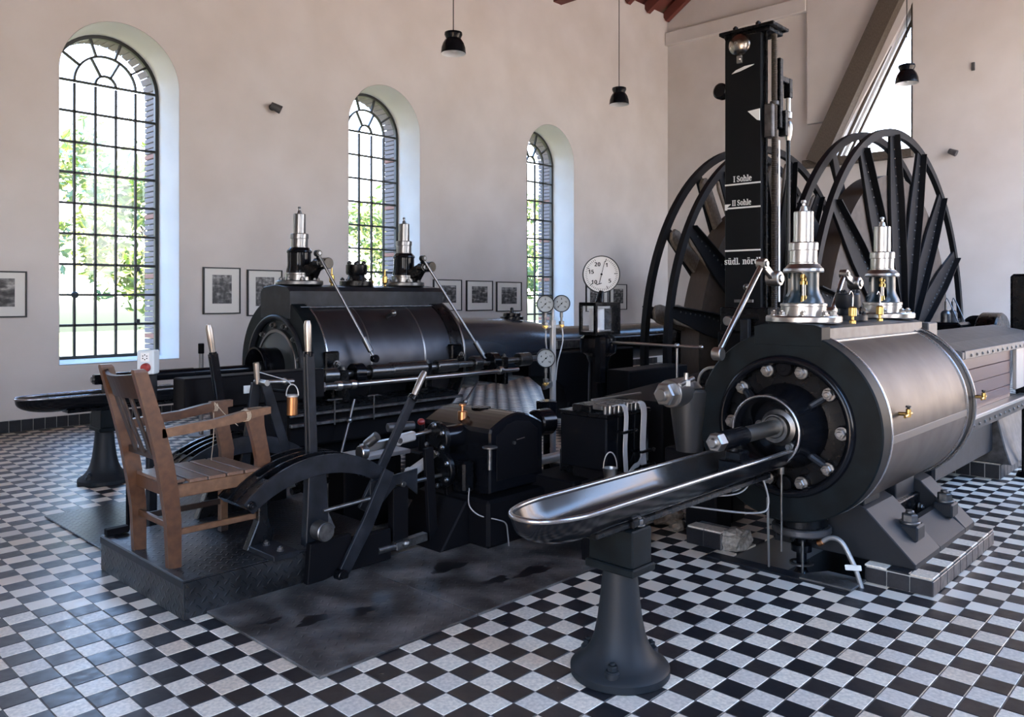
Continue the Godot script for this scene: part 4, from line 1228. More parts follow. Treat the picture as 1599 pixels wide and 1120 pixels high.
	var p2 := struct("floor_plinth_rear", b, M.grout_light, "low black tiled plinth under the crosshead guide at the right")
	for k in 6:
		var q := MB.new(); q.box(V(8.25, 0.066, -1.79 - (k + 0.5) * 0.12 + 0.0), V(0.014, 0.125, 0.113), Basis(), 0.003); part(p2, "tile", q, M.tile_black2)
	for k in 14:
		var q := MB.new(); q.box(V(8.25 + (k + 0.5) * 0.131, 0.066, -1.79), V(0.124, 0.125, 0.014), Basis(), 0.003); part(p2, "tile", q, M.tile_black2)
		q = MB.new(); q.box(V(8.25 + (k + 0.5) * 0.131, 0.134, -1.845), V(0.127, 0.012, 0.11), Basis(), 0.003); part(p2, "tile", q, M.tile_cream)
	for k in 6:
		var q := MB.new(); q.box(V(8.31, 0.134, -1.95 - (k) * 0.12), V(0.11, 0.012, 0.113), Basis(), 0.003); part(p2, "tile", q, M.tile_cream)
	# black crank guard at the right edge
	t = thing("crank_guard", "tall black sheet guard cut off by the right edge of the view", "machine guard", V(10.9, 0, -1.6))
	b = MB.new(); b.box(V(11.0, 1.49, -1.78), V(1.0, 0.82, 0.80), Basis(), 0.03); part(t, "casing", b, M.black_paint)
	b = MB.new(); b.box(V(11.0, 0.54, -1.75), V(0.8, 1.08, 0.6), Basis(), 0.03); part(t, "stand", b, M.cast_iron)
	b = MB.new(); b.cyl(V(8.55, 0.0, -1.66), V(8.55, 0.72, -1.66), 0.022, 12)
	b.cyl(V(8.55, 0.0, -1.66), V(8.55, 0.05, -1.66), 0.07, 20, 0.05)
	single("guard_post", b, M.black_gloss, "thin black post standing on the tiles at the right edge", "post")

func far_engine():
	var y := 0.92; var xf := 4.35
	var t := thing("steam_cylinder", "far black oily steam cylinder below the middle window", "steam engine", V(5.3, 0.2, LZ), "steam cylinders")
	var b := MB.new()
	b.lathe(V(xf + 0.16, y, LZ), V(-1, 0, 0), [[0.5, 0], [0.708, 0], [0.712, 0.005], [0.712, 0.15], [0.70, 0.16], [0.53, 0.16], [0.51, 0.15], [0.51, 0]], 96); part(t, "front_flange", b, M.teal_black)
	b = MB.new()
	var pr := []
	for i in 13: pr.append([0.515 + 0.03 * cos(PI * i / 12), 0.045 * sin(PI * i / 12)])
	b.lathe(V(xf + 0.01, y, LZ), V(-1, 0, 0), pr, 96); part(t, "cover_rim", b, M.slate_paint)
	b = MB.new(); b.lathe(V(xf + 0.1, y, LZ), V(-1, 0, 0), [[0, 0], [0.5, 0], [0.5, 0.055], [0.385, 0.05], [0.378, 0.075], [0.37, 0.088], [0.345, 0.092], [0.33, 0.10], [0.0, 0.125]], 72); part(t, "end_cover", b, M.cover_paint if M.has("cover_paint") else mat("cover_paint", Color(0.016, 0.022, 0.024), 0.38))
	b = MB.new(); b.ring(V(xf + 0.012, y, LZ), V(xf - 0.002, y, LZ), 0.385, 0.355, 72, 0.004); part(t, "cover_ring", b, M.worn_dark)
	for k in 12:
		var a := TAU * (k + 0.4) / 12
		var d := V(0, sin(a), cos(a))
		b = MB.new(); b.cyl(V(xf + 0.05, y, LZ) + d * 0.435, V(xf + 0.02, y, LZ) + d * 0.435, 0.034, 18, -1, 0.005); b.bolt(V(xf + 0.022, y, LZ) + d * 0.435, V(-1, 0, 0), 0.024); part(t, "cover_nut", b, M.worn_dark)
	b = MB.new(); b.lathe(V(xf + 0.05, y, LZ), V(-1, 0, 0), [[0.2, 0], [0.2, 0.22], [0.215, 0.27], [0.212, 0.29], [0.195, 0.29], [0.17, 0.25], [0.17, 0.05], [0, 0.05]], 56); part(t, "stuffing_box", b, M.black_gloss)
	b = MB.new(); b.cyl(V(xf + 0.16, y, LZ), V(6.2, y, LZ), 0.69, 128); part(t, "lagging_sheet", b, M.lagging_dark, "black oily lagging sheet")
	for x in [5.05, 5.78]:
		b = MB.new(); b.ring(V(x, y, LZ), V(x + 0.02, y, LZ), 0.694, 0.6, 96, 0.002); part(t, "lagging_band", b, M.worn_dark)
	b = MB.new(); b.box(V(5.3, 1.535, -7.155), V(1.75, 0.02, 0.02), Basis(V(1, 0, 0), 0.5), 0.003); part(t, "lagging_strap", b, M.worn_steel)
	b = MB.new(); b.ring(V(xf + 0.158, y, LZ), V(xf + 0.178, y, LZ), 0.714, 0.6, 96, 0.004); part(t, "flange_rim", b, M.rim_steel)
	b = MB.new(); b.ring(V(6.18, y, LZ), V(6.36, y, LZ), 0.70, 0.5, 96, 0.006); part(t, "rear_flange", b, M.black_paint)
	b = MB.new(); b.ring(V(6.36, y, LZ), V(6.39, y, LZ), 0.712, 0.5, 96, 0.005); part(t, "flange_rim", b, M.worn_dark)
	b = MB.new(); b.lathe(V(6.38, y, LZ), V(1, 0, 0), [[0, 0], [0.66, 0], [0.62, 0.06], [0.5, 0.12], [0.42, 0.2], [0, 0.2]], 64); part(t, "rear_cover", b, M.black_paint)
	b = MB.new()
	b.prism([Vector2(-7.21, 1.42), Vector2(-7.21, 1.70), Vector2(-7.27, 1.745), Vector2(-7.5, 1.77), Vector2(-7.73, 1.745), Vector2(-7.79, 1.70), Vector2(-7.79, 1.42)], in_zy(6.40), 2.06, 0.006); part(t, "valve_chest", b, M.slate_paint)
	for x in [4.55, 6.22]:
		b = MB.new(); b.box(V(x, 0.93, -6.83), V(0.16, 0.34, 0.14), Basis(), 0.012); b.cyl(V(x, 0.93, -6.76), V(x, 0.93, -6.70), 0.06, 20, -1, 0.006); part(t, "drain_box", b, M.black_paint)
		b = MB.new(); b.bolt(V(x, 0.98, -6.70), V(0, 0, 1), 0.03); part(t, "drain_nut", b, M.worn_steel)
	b = MB.new(); b.cyl(V(5.42, 1.42, -7.03), V(5.42, 1.46, -6.92), 0.02, 12); b.sphere(V(5.42, 1.465, -6.91), 0.035, 14); part(t, "indicator_plug", b, M.worn_dark)
	valve("left dark valve housing on top of the far cylinder", 4.63, 1.765, LZ, 1.15, false, 1)
	valve("right dark valve housing on the far cylinder before the middle window", 6.04, 1.765, LZ, 1.13, false, 1)
	relief("black bolted relief valve between the two dark valve housings", 5.36, 1.765, LZ, 1.45, M.black_paint, 0.26)
	for v in [[4.63, "left"], [6.04, "right"]]:
		var g := thing("valve_bracket", "black lever bracket on the %s dark valve housing" % v[1], "bracket", V(v[0], 1.85, -7.3), "valve lever brackets")
		b = MB.new(); b.bar(V(v[0] + 0.0, 1.9, -7.38), V(v[0] + 0.1, 2.0, -7.22), 0.08, 0.12, Vector3.UP, 0.01); part(g, "arm", b, M.black_paint)
		b = MB.new(); b.cyl(V(v[0] + 0.1, 1.99, -7.30), V(v[0] + 0.1, 1.99, -7.10), 0.06, 20, -1, 0.006); part(g, "bearing", b, M.black_gloss)
		b = MB.new(); b.bar(V(v[0] + 0.08, 1.82, -7.36), V(v[0] + 0.06, 1.98, -7.2), 0.05, 0.05); part(g, "strut", b, M.black_matt)
	valve_gear("left slanting valve rod of the far cylinder", [V(4.94, 1.018, -6.6), V(4.57, 2.085, -7.06), V(4.60, 1.99, -7.1)], 0.015, M.worn_dark, M.black_gloss, 0.16)
	valve_gear("right slanting valve rod of the far cylinder crossing the framed photograph", [V(6.53, 0.90, -6.6), V(5.96, 2.08, -7.06), V(5.98, 1.98, -7.1)], 0.015, M.worn_dark, M.black_gloss, 0.18)
	for g in [[5.0, "left"], [5.72, "right"]]:
		var u := thing("oil_cup", "small brass oil cup on the far cylinder, %s of its relief valve" % g[1], "oil cup", V(g[0], 1.76, -7.45), "brass oil cups on the far cylinder")
		b = MB.new(); b.lathe(V(g[0], 1.755, -7.45), Vector3.UP, [[0, 0], [0.02, 0], [0.012, 0.03], [0.028, 0.05], [0.028, 0.12], [0.01, 0.13], [0.008, 0.2], [0, 0.2]], 18); part(u, "cup", b, M.brass)
	# tail rod, tray, pedestal
	tail_rod("long black piston tail rod over the far oil tray", 2.58, 4.2, 0.917, LZ, false, 0.9)
	oil_tray("long black oil tray under the left window", LZ, 1.98, 4.14, 0.80)
	b = MB.new(); b.box(V(2.72, 0.80, LZ), V(0.10, 0.13, 0.14), Basis(), 0.008)
	single("rod_rest", b, M.black_paint, "black support block under the far piston tail rod", "block")
	pedestal("dark trumpet shaped pedestal under the far oil tray, behind the wooden armchair", 2.69, -7.55, 0.69)
	# bed of the far engine
	t = thing("engine_bed", "long black iron bed carrying the far cylinder", "machine frame", V(5.2, 0, LZ))
	b = MB.new(); b.box(V(4.95, 0.18, LZ), V(1.9, 0.36, 1.5), Basis(), 0.02); part(t, "base", b, M.black_matt)
	b = MB.new(); b.box(V(4.92, 0.60, -6.72), V(2.1, 0.05, 0.5), Basis(), 0.006); part(t, "upper_ledge", b, M.black_paint)
	b = MB.new(); b.box(V(4.92, 0.565, -6.42), V(2.1, 0.028, 0.04), Basis(), 0.006); part(t, "ledge_bar", b, M.worn_steel)
	b = MB.new(); b.box(V(4.92, 0.475, -6.42), V(2.1, 0.034, 0.05), Basis(), 0.006); part(t, "ledge_bar", b, M.worn_steel)
	b = MB.new(); b.box(V(4.9, 0.42, -6.85), V(2.0, 0.34, 0.7), Basis(), 0.02); part(t, "web", b, M.black_matt)
	for x in [4.75, 5.55]:
		b = MB.new(); b.bolt(V(x, 0.37, -6.62), Vector3.UP, 0.05); part(t, "anchor_nut", b, M.worn_steel)
	for x in [4.3, 4.75]:
		b = MB.new(); b.cyl(V(x, 0.45, -6.36), V(x, 0.68, -6.36), 0.008, 8); b.box(V(x, 0.685, -6.36), V(0.16, 0.014, 0.03), Basis(), 0.004); part(t, "tap_handle", b, M.worn_steel)
	# trunk guide towards the crank
	t = thing("trunk_guide", "long black trunk guide running from the far cylinder towards the drum", "machine frame", V(8.6, 0, LZ))
	b = MB.new(); b.lathe(V(6.5, 0.93, LZ), V(1, 0, 0), [[0, 0], [0.48, 0], [0.48, 0.05], [0.45, 0.1], [0.44, 0.7], [0.42, 1.3], [0.36, 1.8], [0.30, 2.1], [0.28, 2.6], [0.28, 5.3], [0, 5.3]], 64); part(t, "guide_barrel", b, M.guide_paint if M.has("guide_paint") else mat("guide_paint", Color(0.014, 0.018, 0.026), 0.26))
	b = MB.new(); b.box(V(10.0, 0.98, -7.18), V(3.2, 0.12, 0.12), Basis(), 0.01); part(t, "slide_bar", b, M.worn_steel)
	b = MB.new(); b.prism([Vector2(8.3, 0), Vector2(8.38, 0.22), Vector2(8.3, 0.40), Vector2(8.05, 0.56), Vector2(7.6, 0.62), Vector2(7.6, 0.9), Vector2(9.9, 0.9), Vector2(9.9, 0)], in_xy(-7.35), 0.45, 0.02); part(t, "standard", b, M.black_matt)
	b = MB.new(); b.lathe(V(7.9, 1.33, LZ), Vector3.UP, [[0, 0], [0.16, 0], [0.16, 0.04], [0.12, 0.05], [0.12, 0.09], [0.03, 0.1], [0.02, 0.16], [0, 0.17]], 24); part(t, "oil_cap", b, M.black_paint)
	# lay shaft with eccentrics
	t = thing("lay_shaft", "polished black lay shaft with eccentrics along the far cylinder", "shaft", V(5.6, 0.88, -6.6))
	b = MB.new(); b.cyl(V(4.25, 0.885, -6.6), V(7.5, 0.885, -6.6), 0.034, 20); part(t, "shaft", b, M.worn_steel)
	for s in [[4.40, 0.16, 0.075], [4.72, 0.12, 0.10], [5.02, 0.30, 0.075], [5.36, 0.46, 0.082], [5.9, 0.3, 0.07], [6.35, 0.12, 0.085], [6.62, 0.12, 0.11], [7.15, 0.2, 0.08]]:
		b = MB.new(); b.cyl(V(s[0] - s[1] / 2, 0.885, -6.6), V(s[0] + s[1] / 2, 0.885, -6.6), s[2], 32, -1, 0.008); part(t, "eccentric", b, M.black_gloss if s[2] > 0.09 else M.worn_black)
	for x in [4.55, 5.62, 6.8]:
		b = MB.new(); b.box(V(x, 0.80, -6.66), V(0.10, 0.26, 0.22), Basis(), 0.012); b.box(V(x, 0.70, -6.8), V(0.14, 0.16, 0.3), Basis(), 0.012); part(t, "bearing", b, M.black_paint)
		b = MB.new(); b.bolt(V(x, 0.93, -6.58), Vector3.UP, 0.022); part(t, "bearing_nut", b, M.worn_steel)
	t = thing("reversing_rod", "bright steel reversing rod with square nut below the lay shaft", "rod", V(5.2, 0.8, -6.45))
	b = MB.new(); b.cyl(V(4.62, 0.795, -6.45), V(6.9, 0.79, -6.45), 0.024, 18); part(t, "rod", b, M.bright_steel)
	b = MB.new(); b.cyl(V(4.2, 0.80, -6.45), V(4.62, 0.795, -6.45), 0.034, 20, -1, 0.004); part(t, "sleeve", b, M.worn_steel)
	b = MB.new(); b.hexnut(V(4.24, 0.80, -6.45), V(-1, 0, 0), 0.05, 0.06); b.sphere(V(4.17, 0.80, -6.45), 0.026, 12); part(t, "end_nut", b, M.bright_steel)
	for x in [4.4, 4.56, 6.6]:
		b = MB.new(); b.cyl(V(x - 0.03, 0.797, -6.45), V(x + 0.03, 0.797, -6.45), 0.046, 20, -1, 0.005); part(t, "collar", b, M.bright_steel)
	for x in [4.5, 6.7]:
		b = MB.new(); b.box(V(x, 0.73, -6.5), V(0.06, 0.2, 0.12), Basis(), 0.01); part(t, "bracket", b, M.black_paint)
	for l in [[V(4.55, 0.66, -6.4), V(4.33, 0.06, -6.35), "thin slanting drain rod before the far engine bed, left one"], [V(6.2, 0.70, -6.4), V(5.3, 0.12, -6.1), "slanting black linkage rod before the far engine bed, right one"]]:
		b = MB.new(); b.cyl(l[0], l[1], 0.013, 10); b.sphere(l[0].lerp(l[1], 0.32), 0.03, 12)
		single("linkage_rod", b, M.worn_dark, l[2], "rod", "linkage rods at the far bed")
	b = MB.new(); b.prism([Vector2(-6.3, 0.02), Vector2(-6.3, 0.16), Vector2(-5.9, 0.11), Vector2(-5.85, 0.02)], in_zy(4.4), 0.35, 0.004)
	single("drip_sheet", b, M.cast_iron, "grey folded drip sheet before the far engine bed", "sheet")

# ---------------------------------------------------------------- rope drums
func bobbin(label: String, zn: float, zf: float, coil_r: float, lined: bool, off: float):
	var cx := 11.6; var R := 3.01
	var t := thing("rope_drum", label, "rope drum", V(cx, -2.2, (zn + zf) / 2), "spoked rope drums")
	var o := V(cx, AY, 0)
	for z in [zn, zf]:
		var b := MB.new()
		b.lathe(V(cx, AY, z - 0.035), Vector3(0, 0, 1), [[R - 0.10, 0], [R, 0], [R, 0.07], [R - 0.10, 0.07], [R - 0.10, 0]], 128); part(t, "rim", b, M.drum_paint)
	for z in [zn, zf]:
		var sgn := 1.0 if z == zn else -1.0
		for k in 16:
			var a := deg_to_rad(off + 22.5 * k)
			var dir := V(cos(a), sin(a), 0)
			var tan_ := V(-sin(a), cos(a), 0)
			var xf := Transform3D(Basis(dir, tan_, V(0, 0, 1)), V(cx, AY, z - 0.02))
			var b := MB.new()
			b.prism([Vector2(0.4, -0.13), Vector2(1.2, -0.16), Vector2(2.05, -0.15), Vector2(2.93, -0.065), Vector2(2.93, 0.065), Vector2(2.05, 0.15), Vector2(1.2, 0.16), Vector2(0.4, 0.13)], xf, 0.04, 0.004)
			# stiffening flange along one edge
			for w in [[0.4, 0.13, 1.2, 0.16], [1.2, 0.16, 2.05, 0.15], [2.05, 0.15, 2.93, 0.065]]:
				b.bar(xf * V(w[0], -w[1], 0.02 + 0.05 * sgn), xf * V(w[2], -w[3], 0.02 + 0.05 * sgn), 0.10, 0.014, tan_, 0)
			part(t, "arm", b, M.drum_paint)
			if lined:
				b = MB.new()
				var zz := -0.05 if z == zn else 0.03
				b.prism([Vector2(1.3, -0.125), Vector2(2.76, -0.125), Vector2(2.86, -0.09), Vector2(2.90, 0.0), Vector2(2.86, 0.09), Vector2(2.76, 0.125), Vector2(1.3, 0.125)], Transform3D(xf.basis, V(cx, AY, z + zz)), 0.05, 0.012)
				part(t, "wood_lining", b, M.wood_liner)
	# rivets of the near arms
	var rv := MB.new()
	for k in 16:
		var a := deg_to_rad(off + 22.5 * k)
		if sin(a) < -0.1: continue
		for e in 13:
			var r := 1.3 + 0.12 * e
			var w := lerpf(0.12, 0.05, clampf((r - 2.05) / 0.85, 0, 1))
			rv.sphere(V(cx + cos(a) * r - sin(a) * (-w + 0.03), AY + sin(a) * r + cos(a) * (-w + 0.03), zn + 0.022), 0.013, 8)
	var rm := part(t, "rivets", rv, M.worn_steel); rm.set_meta("kind", "stuff")
	var b := MB.new(); b.lathe(V(cx, AY, zf + 0.03), V(0, 0, 1), [[0.5, 0], [coil_r, 0], [coil_r, zn - zf - 0.06], [0.5, zn - zf - 0.06], [0.5, 0]], 128); part(t, "rope_coil", b, M.rope_coil, "brown coil of flat winding rope")
	b = MB.new(); b.lathe(V(cx, AY, zn - 0.045), V(0, 0, 1), [[0.4, 0], [coil_r - 0.03, 0], [coil_r - 0.03, 0.012], [0.4, 0.012], [0.4, 0]], 96); part(t, "side_disc", b, M.disc_grey)
	b = MB.new(); b.lathe(V(cx, AY, zf + 0.033), V(0, 0, 1), [[0.4, 0], [coil_r - 0.03, 0], [coil_r - 0.03, 0.012], [0.4, 0.012], [0.4, 0]], 96); part(t, "side_disc", b, M.disc_grey)
	b = MB.new(); b.lathe(V(cx, AY, zf - 0.16), V(0, 0, 1), [[0.16, 0], [0.38, 0], [0.42, 0.05], [0.55, 0.1], [0.55, zn - zf + 0.22], [0.42, zn - zf + 0.27], [0.38, zn - zf + 0.32], [0.16, zn - zf + 0.32]], 64); part(t, "hub", b, M.black_paint)

func bobbins():
	mat("drum_paint", Color(0.005, 0.0055, 0.007), 0.5, 0.0, 0.28)
	mat("disc_grey", Color(0.022, 0.022, 0.022), 0.6, 0.1)
	bobbin("right spoked rope drum standing before the rope opening", -3.72, -4.06, 2.40, false, 6.5)
	bobbin("left spoked rope drum with wood lined arms, half hidden by the black depth indicator", -5.52, -5.86, 2.15, true, 11.5)
	var t := thing("crank_shaft", "black main shaft carrying both rope drums", "shaft", V(11.6, 0.5, -4.8))
	var b := MB.new(); b.cyl(V(11.6, AY, -7.1), V(11.6, AY, -2.5), 0.16, 40); part(t, "shaft", b, M.worn_dark)
	for z in [-7.0, -2.6]:
		b = MB.new(); b.cyl(V(11.6, AY, z - 0.12), V(11.6, AY, z + 0.12), 0.55, 56, -1, 0.02); part(t, "crank_disc", b, M.black_paint)
	for z in [-6.55, -3.1]:
		var p := thing("shaft_bearing", "black pedestal bearing of the main shaft, %s the drums" % ["left of" if z < -5 else "right of"], "bearing", V(11.6, 0, z), "main bearings")
		b = MB.new(); b.prism([Vector2(10.9, 0), Vector2(11.0, 0.3), Vector2(11.25, 0.8), Vector2(11.3, 1.1), Vector2(11.9, 1.1), Vector2(11.95, 0.8), Vector2(12.2, 0.3), Vector2(12.3, 0)], in_xy(z - 0.22), 0.44, 0.02); part(p, "pedestal", b, M.black_paint)
		b = MB.new(); b.box(V(11.6, 1.2, z), V(0.55, 0.22, 0.4), Basis(), 0.03); part(p, "cap", b, M.black_gloss)
		for sx in [-0.15, 0.15]:
			b = MB.new(); b.lathe(V(11.6 + sx, 1.3, z), Vector3.UP, [[0, 0], [0.06, 0], [0.06, 0.12], [0.045, 0.15], [0.015, 0.17], [0.015, 0.28], [0, 0.28]], 20); part(p, "grease_cup", b, M.worn_steel if sx < 0 else M.cast_iron)
			b = MB.new(); b.tube(curve([V(11.6 + sx, 1.5, z), V(11.6 + sx + 0.05, 1.62, z), V(11.6 + sx + 0.02, 1.42, z + 0.1), V(11.6 + sx, 1.2, z + 0.18)]), 0.008, 6); part(p, "oil_pipe", b, M.worn_steel)
	t = thing("brake_block", "black round brake cylinder standing right of the right drum", "machine", V(12.2, 0, -2.85))
	b = MB.new(); b.cyl(V(12.1, 1.15, -2.95), V(12.5, 1.15, -2.75), 0.24, 40, -1, 0.05); part(t, "cylinder", b, M.black_matt)
	b = MB.new(); b.box(V(12.3, 0.45, -2.88), V(0.5, 0.95, 0.3), Basis(), 0.02); part(t, "foot", b, M.black_paint)
	# brown painted post and grey block behind the left drum
	b = MB.new(); b.box(V(13.6, 1.1, -7.6), V(0.7, 0.5, 0.6), Basis(), 0.02); b.cyl(V(13.6, 1.34, -7.6), V(13.6, 1.55, -7.6), 0.2, 24, 0.14, 0.02); b.box(V(13.6, 0.45, -7.6), V(0.3, 0.9, 0.3), Basis(), 0.01)
	single("motor_block", b, M.grey_paint, "grey motor block behind the left drum's rim", "motor")
	b = MB.new(); b.box(V(15.6, 1.15, -8.2), V(0.9, 2.3, 0.4), Basis(), 0.02)
	single("switch_cupboard", b, M.slate_paint, "dark cupboard standing by the gable wall behind the left drum", "cupboard")
	b = MB.new(); b.prism([Vector2(14.7, 2.25), Vector2(14.85, 2.85), Vector2(15.7, 2.95), Vector2(15.9, 2.3)], in_xy(-8.5), 0.6, 0.01)
	single("brake_shoe", b, M.maroon, "dark red block behind the left drum's arms", "block")

# ---------------------------------------------------------------- depth indicator
func text(parent: Node, s: String, at: Vector3, h: float, bas: Basis, m: Material, bold := true, serif := false, centre := true):
	var f := SystemFont.new()
	f.font_names = PackedStringArray(["Droid Serif" if serif else "Droid Sans"])
	f.font_weight = 700 if bold else 400
	var tm := TextMesh.new()
	tm.text = s
	tm.font = f
	tm.font_size = 32
	tm.pixel_size = h / 24.0
	tm.depth = 0.004
	tm.material = m
	tm.horizontal_alignment = HORIZONTAL_ALIGNMENT_CENTER if centre else HORIZONTAL_ALIGNMENT_LEFT
	return inst(parent, "lettering", tm, Transform3D(bas, at))

func tower():
	var x := 7.6; var z0 := -4.155; var z1 := -3.756
	var t := thing("depth_indicator", "tall black depth indicator column lettered in white between the rope drums", "indicator", V(7.75, 0, -3.95))
	var b := MB.new(); b.box(V(x + 0.05, 2.83, (z0 + z1) / 2), V(0.10, 3.02, z1 - z0), Basis(), 0.006); part(t, "board", b, M.tower_paint if M.has("tower_paint") else mat("tower_paint", Color(0.0035, 0.0045, 0.006), 0.55, 0.0, 0.25))
	b = MB.new(); b.box(V(x + 0.14, 4.37, (z0 + z1) / 2 + 0.05), V(0.36, 0.035, z1 - z0 + 0.2), Basis(), 0.006); b.box(V(x + 0.14, 4.33, (z0 + z1) / 2 + 0.05), V(0.30, 0.04, z1 - z0 + 0.10), Basis(), 0.006); part(t, "top_plate", b, M.black_paint)
	for p in [[0.03, -4.05], [0.03, -3.80], [0.25, -4.05], [0.25, -3.72]]:
		b = MB.new(); b.bolt(V(x + p[0], 4.387, p[1]), Vector3.UP, 0.03); part(t, "top_nut", b, M.black_paint)
	b = MB.new(); b.lathe(V(x, 4.225, -3.98), V(-1, 0, 0), [[0.0, 0.0], [0.118, 0.0], [0.122, 0.008], [0.116, 0.03], [0.095, 0.06], [0.06, 0.083], [0.025, 0.093], [0, 0.094]], 40); part(t, "signal_bell", b, M.bell_metal if M.has("bell_metal") else mat("bell_metal", Color(0.30, 0.27, 0.24), 0.25, 1.0))
	b = MB.new(); b.cyl(V(x - 0.09, 4.225, -3.98), V(x - 0.11, 4.225, -3.98), 0.016, 12); b.sphere(V(x - 0.03, 4.075, -3.97), 0.022, 12); b.box(V(x - 0.015, 4.08, -3.98), V(0.03, 0.09, 0.06), Basis(), 0.006); part(t, "striker", b, M.bright_steel)
	b = MB.new(); b.prism([Vector2(-4.075, 3.945), Vector2(-3.98, 3.958), Vector2(-3.835, 3.995), Vector2(-3.825, 4.003), Vector2(-3.93, 4.0), Vector2(-4.03, 3.975)], in_zy(x), 0.006); part(t, "pointer", b, M.white_paint)
	b = MB.new(); b.prism([Vector2(-4.152, 2.60), Vector2(-4.085, 2.60), Vector2(-4.125, 2.57), Vector2(-4.128, 2.54), Vector2(-4.152, 2.54)], in_zy(x), 0.006); part(t, "pointer", b, M.white_paint)
	b = MB.new(); b.prism([Vector2(-3.87, 3.52), Vector2(-3.74, 3.53), Vector2(-3.74, 3.41), Vector2(-3.77, 3.42)], in_zy(x - 0.05), 0.008); part(t, "pointer", b, M.white_paint)
	for y in [2.80, 2.557, 2.118]:
		b = MB.new(); b.box(V(x - 0.002, y, (z0 + z1) / 2), V(0.006, 0.016, z1 - z0 - 0.004), Basis(), 0.001); part(t, "level_line", b, M.white_paint)
	var bas := Basis(V(0, 0, 1), V(0, 1, 0), V(-1, 0, 0))
	var nb := bas * Basis.from_scale(Vector3(0.72, 1, 1))
	text(t, "I Sohle", V(x - 0.004, 2.852, -3.955), 0.062, nb, M.white_paint, true, true)
	text(t, "II Sohle", V(x - 0.004, 2.607, -3.965), 0.058, nb, M.white_paint, true, true)
	text(t, "südl.", V(x - 0.004, 2.005, -4.068), 0.066, bas * Basis.from_scale(Vector3(0.82, 1, 1)), M.white_paint, true, true)
	text(t, "nördl.", V(x - 0.004, 2.005, -3.845), 0.066, bas * Basis.from_scale(Vector3(0.82, 1, 1)), M.white_paint, true, true)
	# screw spindles and guides at the side
	b = MB.new(); b.box(V(x + 0.07, 2.83, -3.735), V(0.03, 3.0, 0.03), Basis(), 0.004); part(t, "guide_rail", b, M.black_paint)
	b = MB.new()
	var pr := [[0.0, 0.0]]
	for k in 150: pr += [[0.031, k * 0.0186], [0.026, k * 0.0186 + 0.0093]]
	pr.append([0.0, 150 * 0.0186])
	b.lathe(V(x + 0.12, 1.52, -3.67), Vector3.UP, pr, 16); part(t, "screw_spindle", b, M.spindle if M.has("spindle") else mat("spindle", Color(0.04, 0.035, 0.03), 0.5, 0.5))
	b = MB.new(); b.box(V(x + 0.10, 3.42, -3.70), V(0.12, 0.34, 0.09), Basis(), 0.01); b.cyl(V(x + 0.12, 3.58, -3.67), V(x + 0.12, 3.62, -3.67), 0.045, 18, -1, 0.004); part(t, "travelling_nut", b, M.cast_iron)
	b = MB.new(); b.box(V(x + 0.24, 3.72, -3.68), V(0.07, 0.72, 0.07), Basis(), 0.008); b.box(V(x + 0.3, 3.42, -3.66), V(0.06, 0.26, 0.08), Basis(), 0.006); part(t, "rear_guide", b, M.black_paint)
	b = MB.new(); b.box(V(x + 0.27, 2.42, -3.69), V(0.03, 1.66, 0.012), Basis(), 0.004); part(t, "white_scale", b, M.white_paint, "narrow white strip")
	b = MB.new(); b.box(V(x + 0.16, 1.41, (z0 + z1) / 2 + 0.04), V(0.42, 0.25, z1 - z0 + 0.14), Basis(), 0.012); part(t, "gear_box", b, M.black_paint)
	b = MB.new(); b.cyl(V(x, 3.80, -4.22), V(x + 0.1, 3.80, -4.22), 0.085, 28, -1, 0.02); part(t, "side_knob", b, M.black_gloss)
	b = MB.new(); b.box(V(x + 0.2, 0.64, (z0 + z1) / 2 + 0.04), V(0.5, 1.28, z1 - z0 + 0.2), Basis(), 0.015); part(t, "base_column", b, M.black_matt)
	b = MB.new(); b.cyl(V(x - 0.13, 1.395, -4.06), V(x - 0.06, 1.395, -4.06), 0.05, 24, -1, 0.006); part(t, "shaft_end", b, M.bolt_steel)
	b = MB.new(); b.sphere(V(x - 0.08, 1.74, -3.87), 0.035, 16); b.cyl(V(x - 0.08, 1.6, -3.86), V(x - 0.08, 1.72, -3.87), 0.014, 10); b.bar(V(x - 0.08, 1.60, -4.0), V(x - 0.08, 1.60, -3.8), 0.03, 0.03); part(t, "crank_handle", b, M.worn_steel)
	b = MB.new(); b.box(V(x - 0.12, 1.3, -3.86), V(0.07, 0.24, 0.09), Basis(), 0.008); part(t, "side_plate", b, M.slate_paint)
	# pull rod with turnbuckle beside the column
	t = thing("pull_rod", "upright pull rod with steel turnbuckle hanging right of the depth indicator", "rod", V(8.06, 1.6, -3.68))
	b = MB.new(); b.cyl(V(8.06, 1.5, -3.68), V(8.06, 3.3, -3.68), 0.022, 14); part(t, "rod", b, M.black_gloss)
	b = MB.new(); b.lathe(V(8.06, 3.27, -3.68), Vector3.UP, [[0, 0], [0.024, 0], [0.04, 0.06], [0.045, 0.12], [0.045, 0.16], [0.03, 0.2], [0, 0.2]], 20); b.lathe(V(8.06, 3.5, -3.68), Vector3.UP, [[0, 0], [0.04, 0], [0.04, 0.06], [0.028, 0.07], [0.028, 0.22], [0, 0.22]], 20); part(t, "turnbuckle", b, M.worn_bright)
	b = MB.new(); b.box(V(7.96, 3.88, -3.68), V(0.26, 0.06, 0.06), Basis(), 0.006); b.box(V(8.06, 3.81, -3.68), V(0.07, 0.2, 0.07), Basis(), 0.006); part(t, "bracket", b, M.black_paint)
	b = MB.new(); b.box(V(8.06, 1.3, -3.72), V(0.22, 0.5, 0.2), Basis(), 0.01)
	single("rod_guide", b, M.black_paint, "black guide block at the foot of the pull rod", "block")
	# railing before the drums
	t = thing("hand_rail", "thin bright hand rail before the left drum", "railing", V(7.2, 0, -4.5))
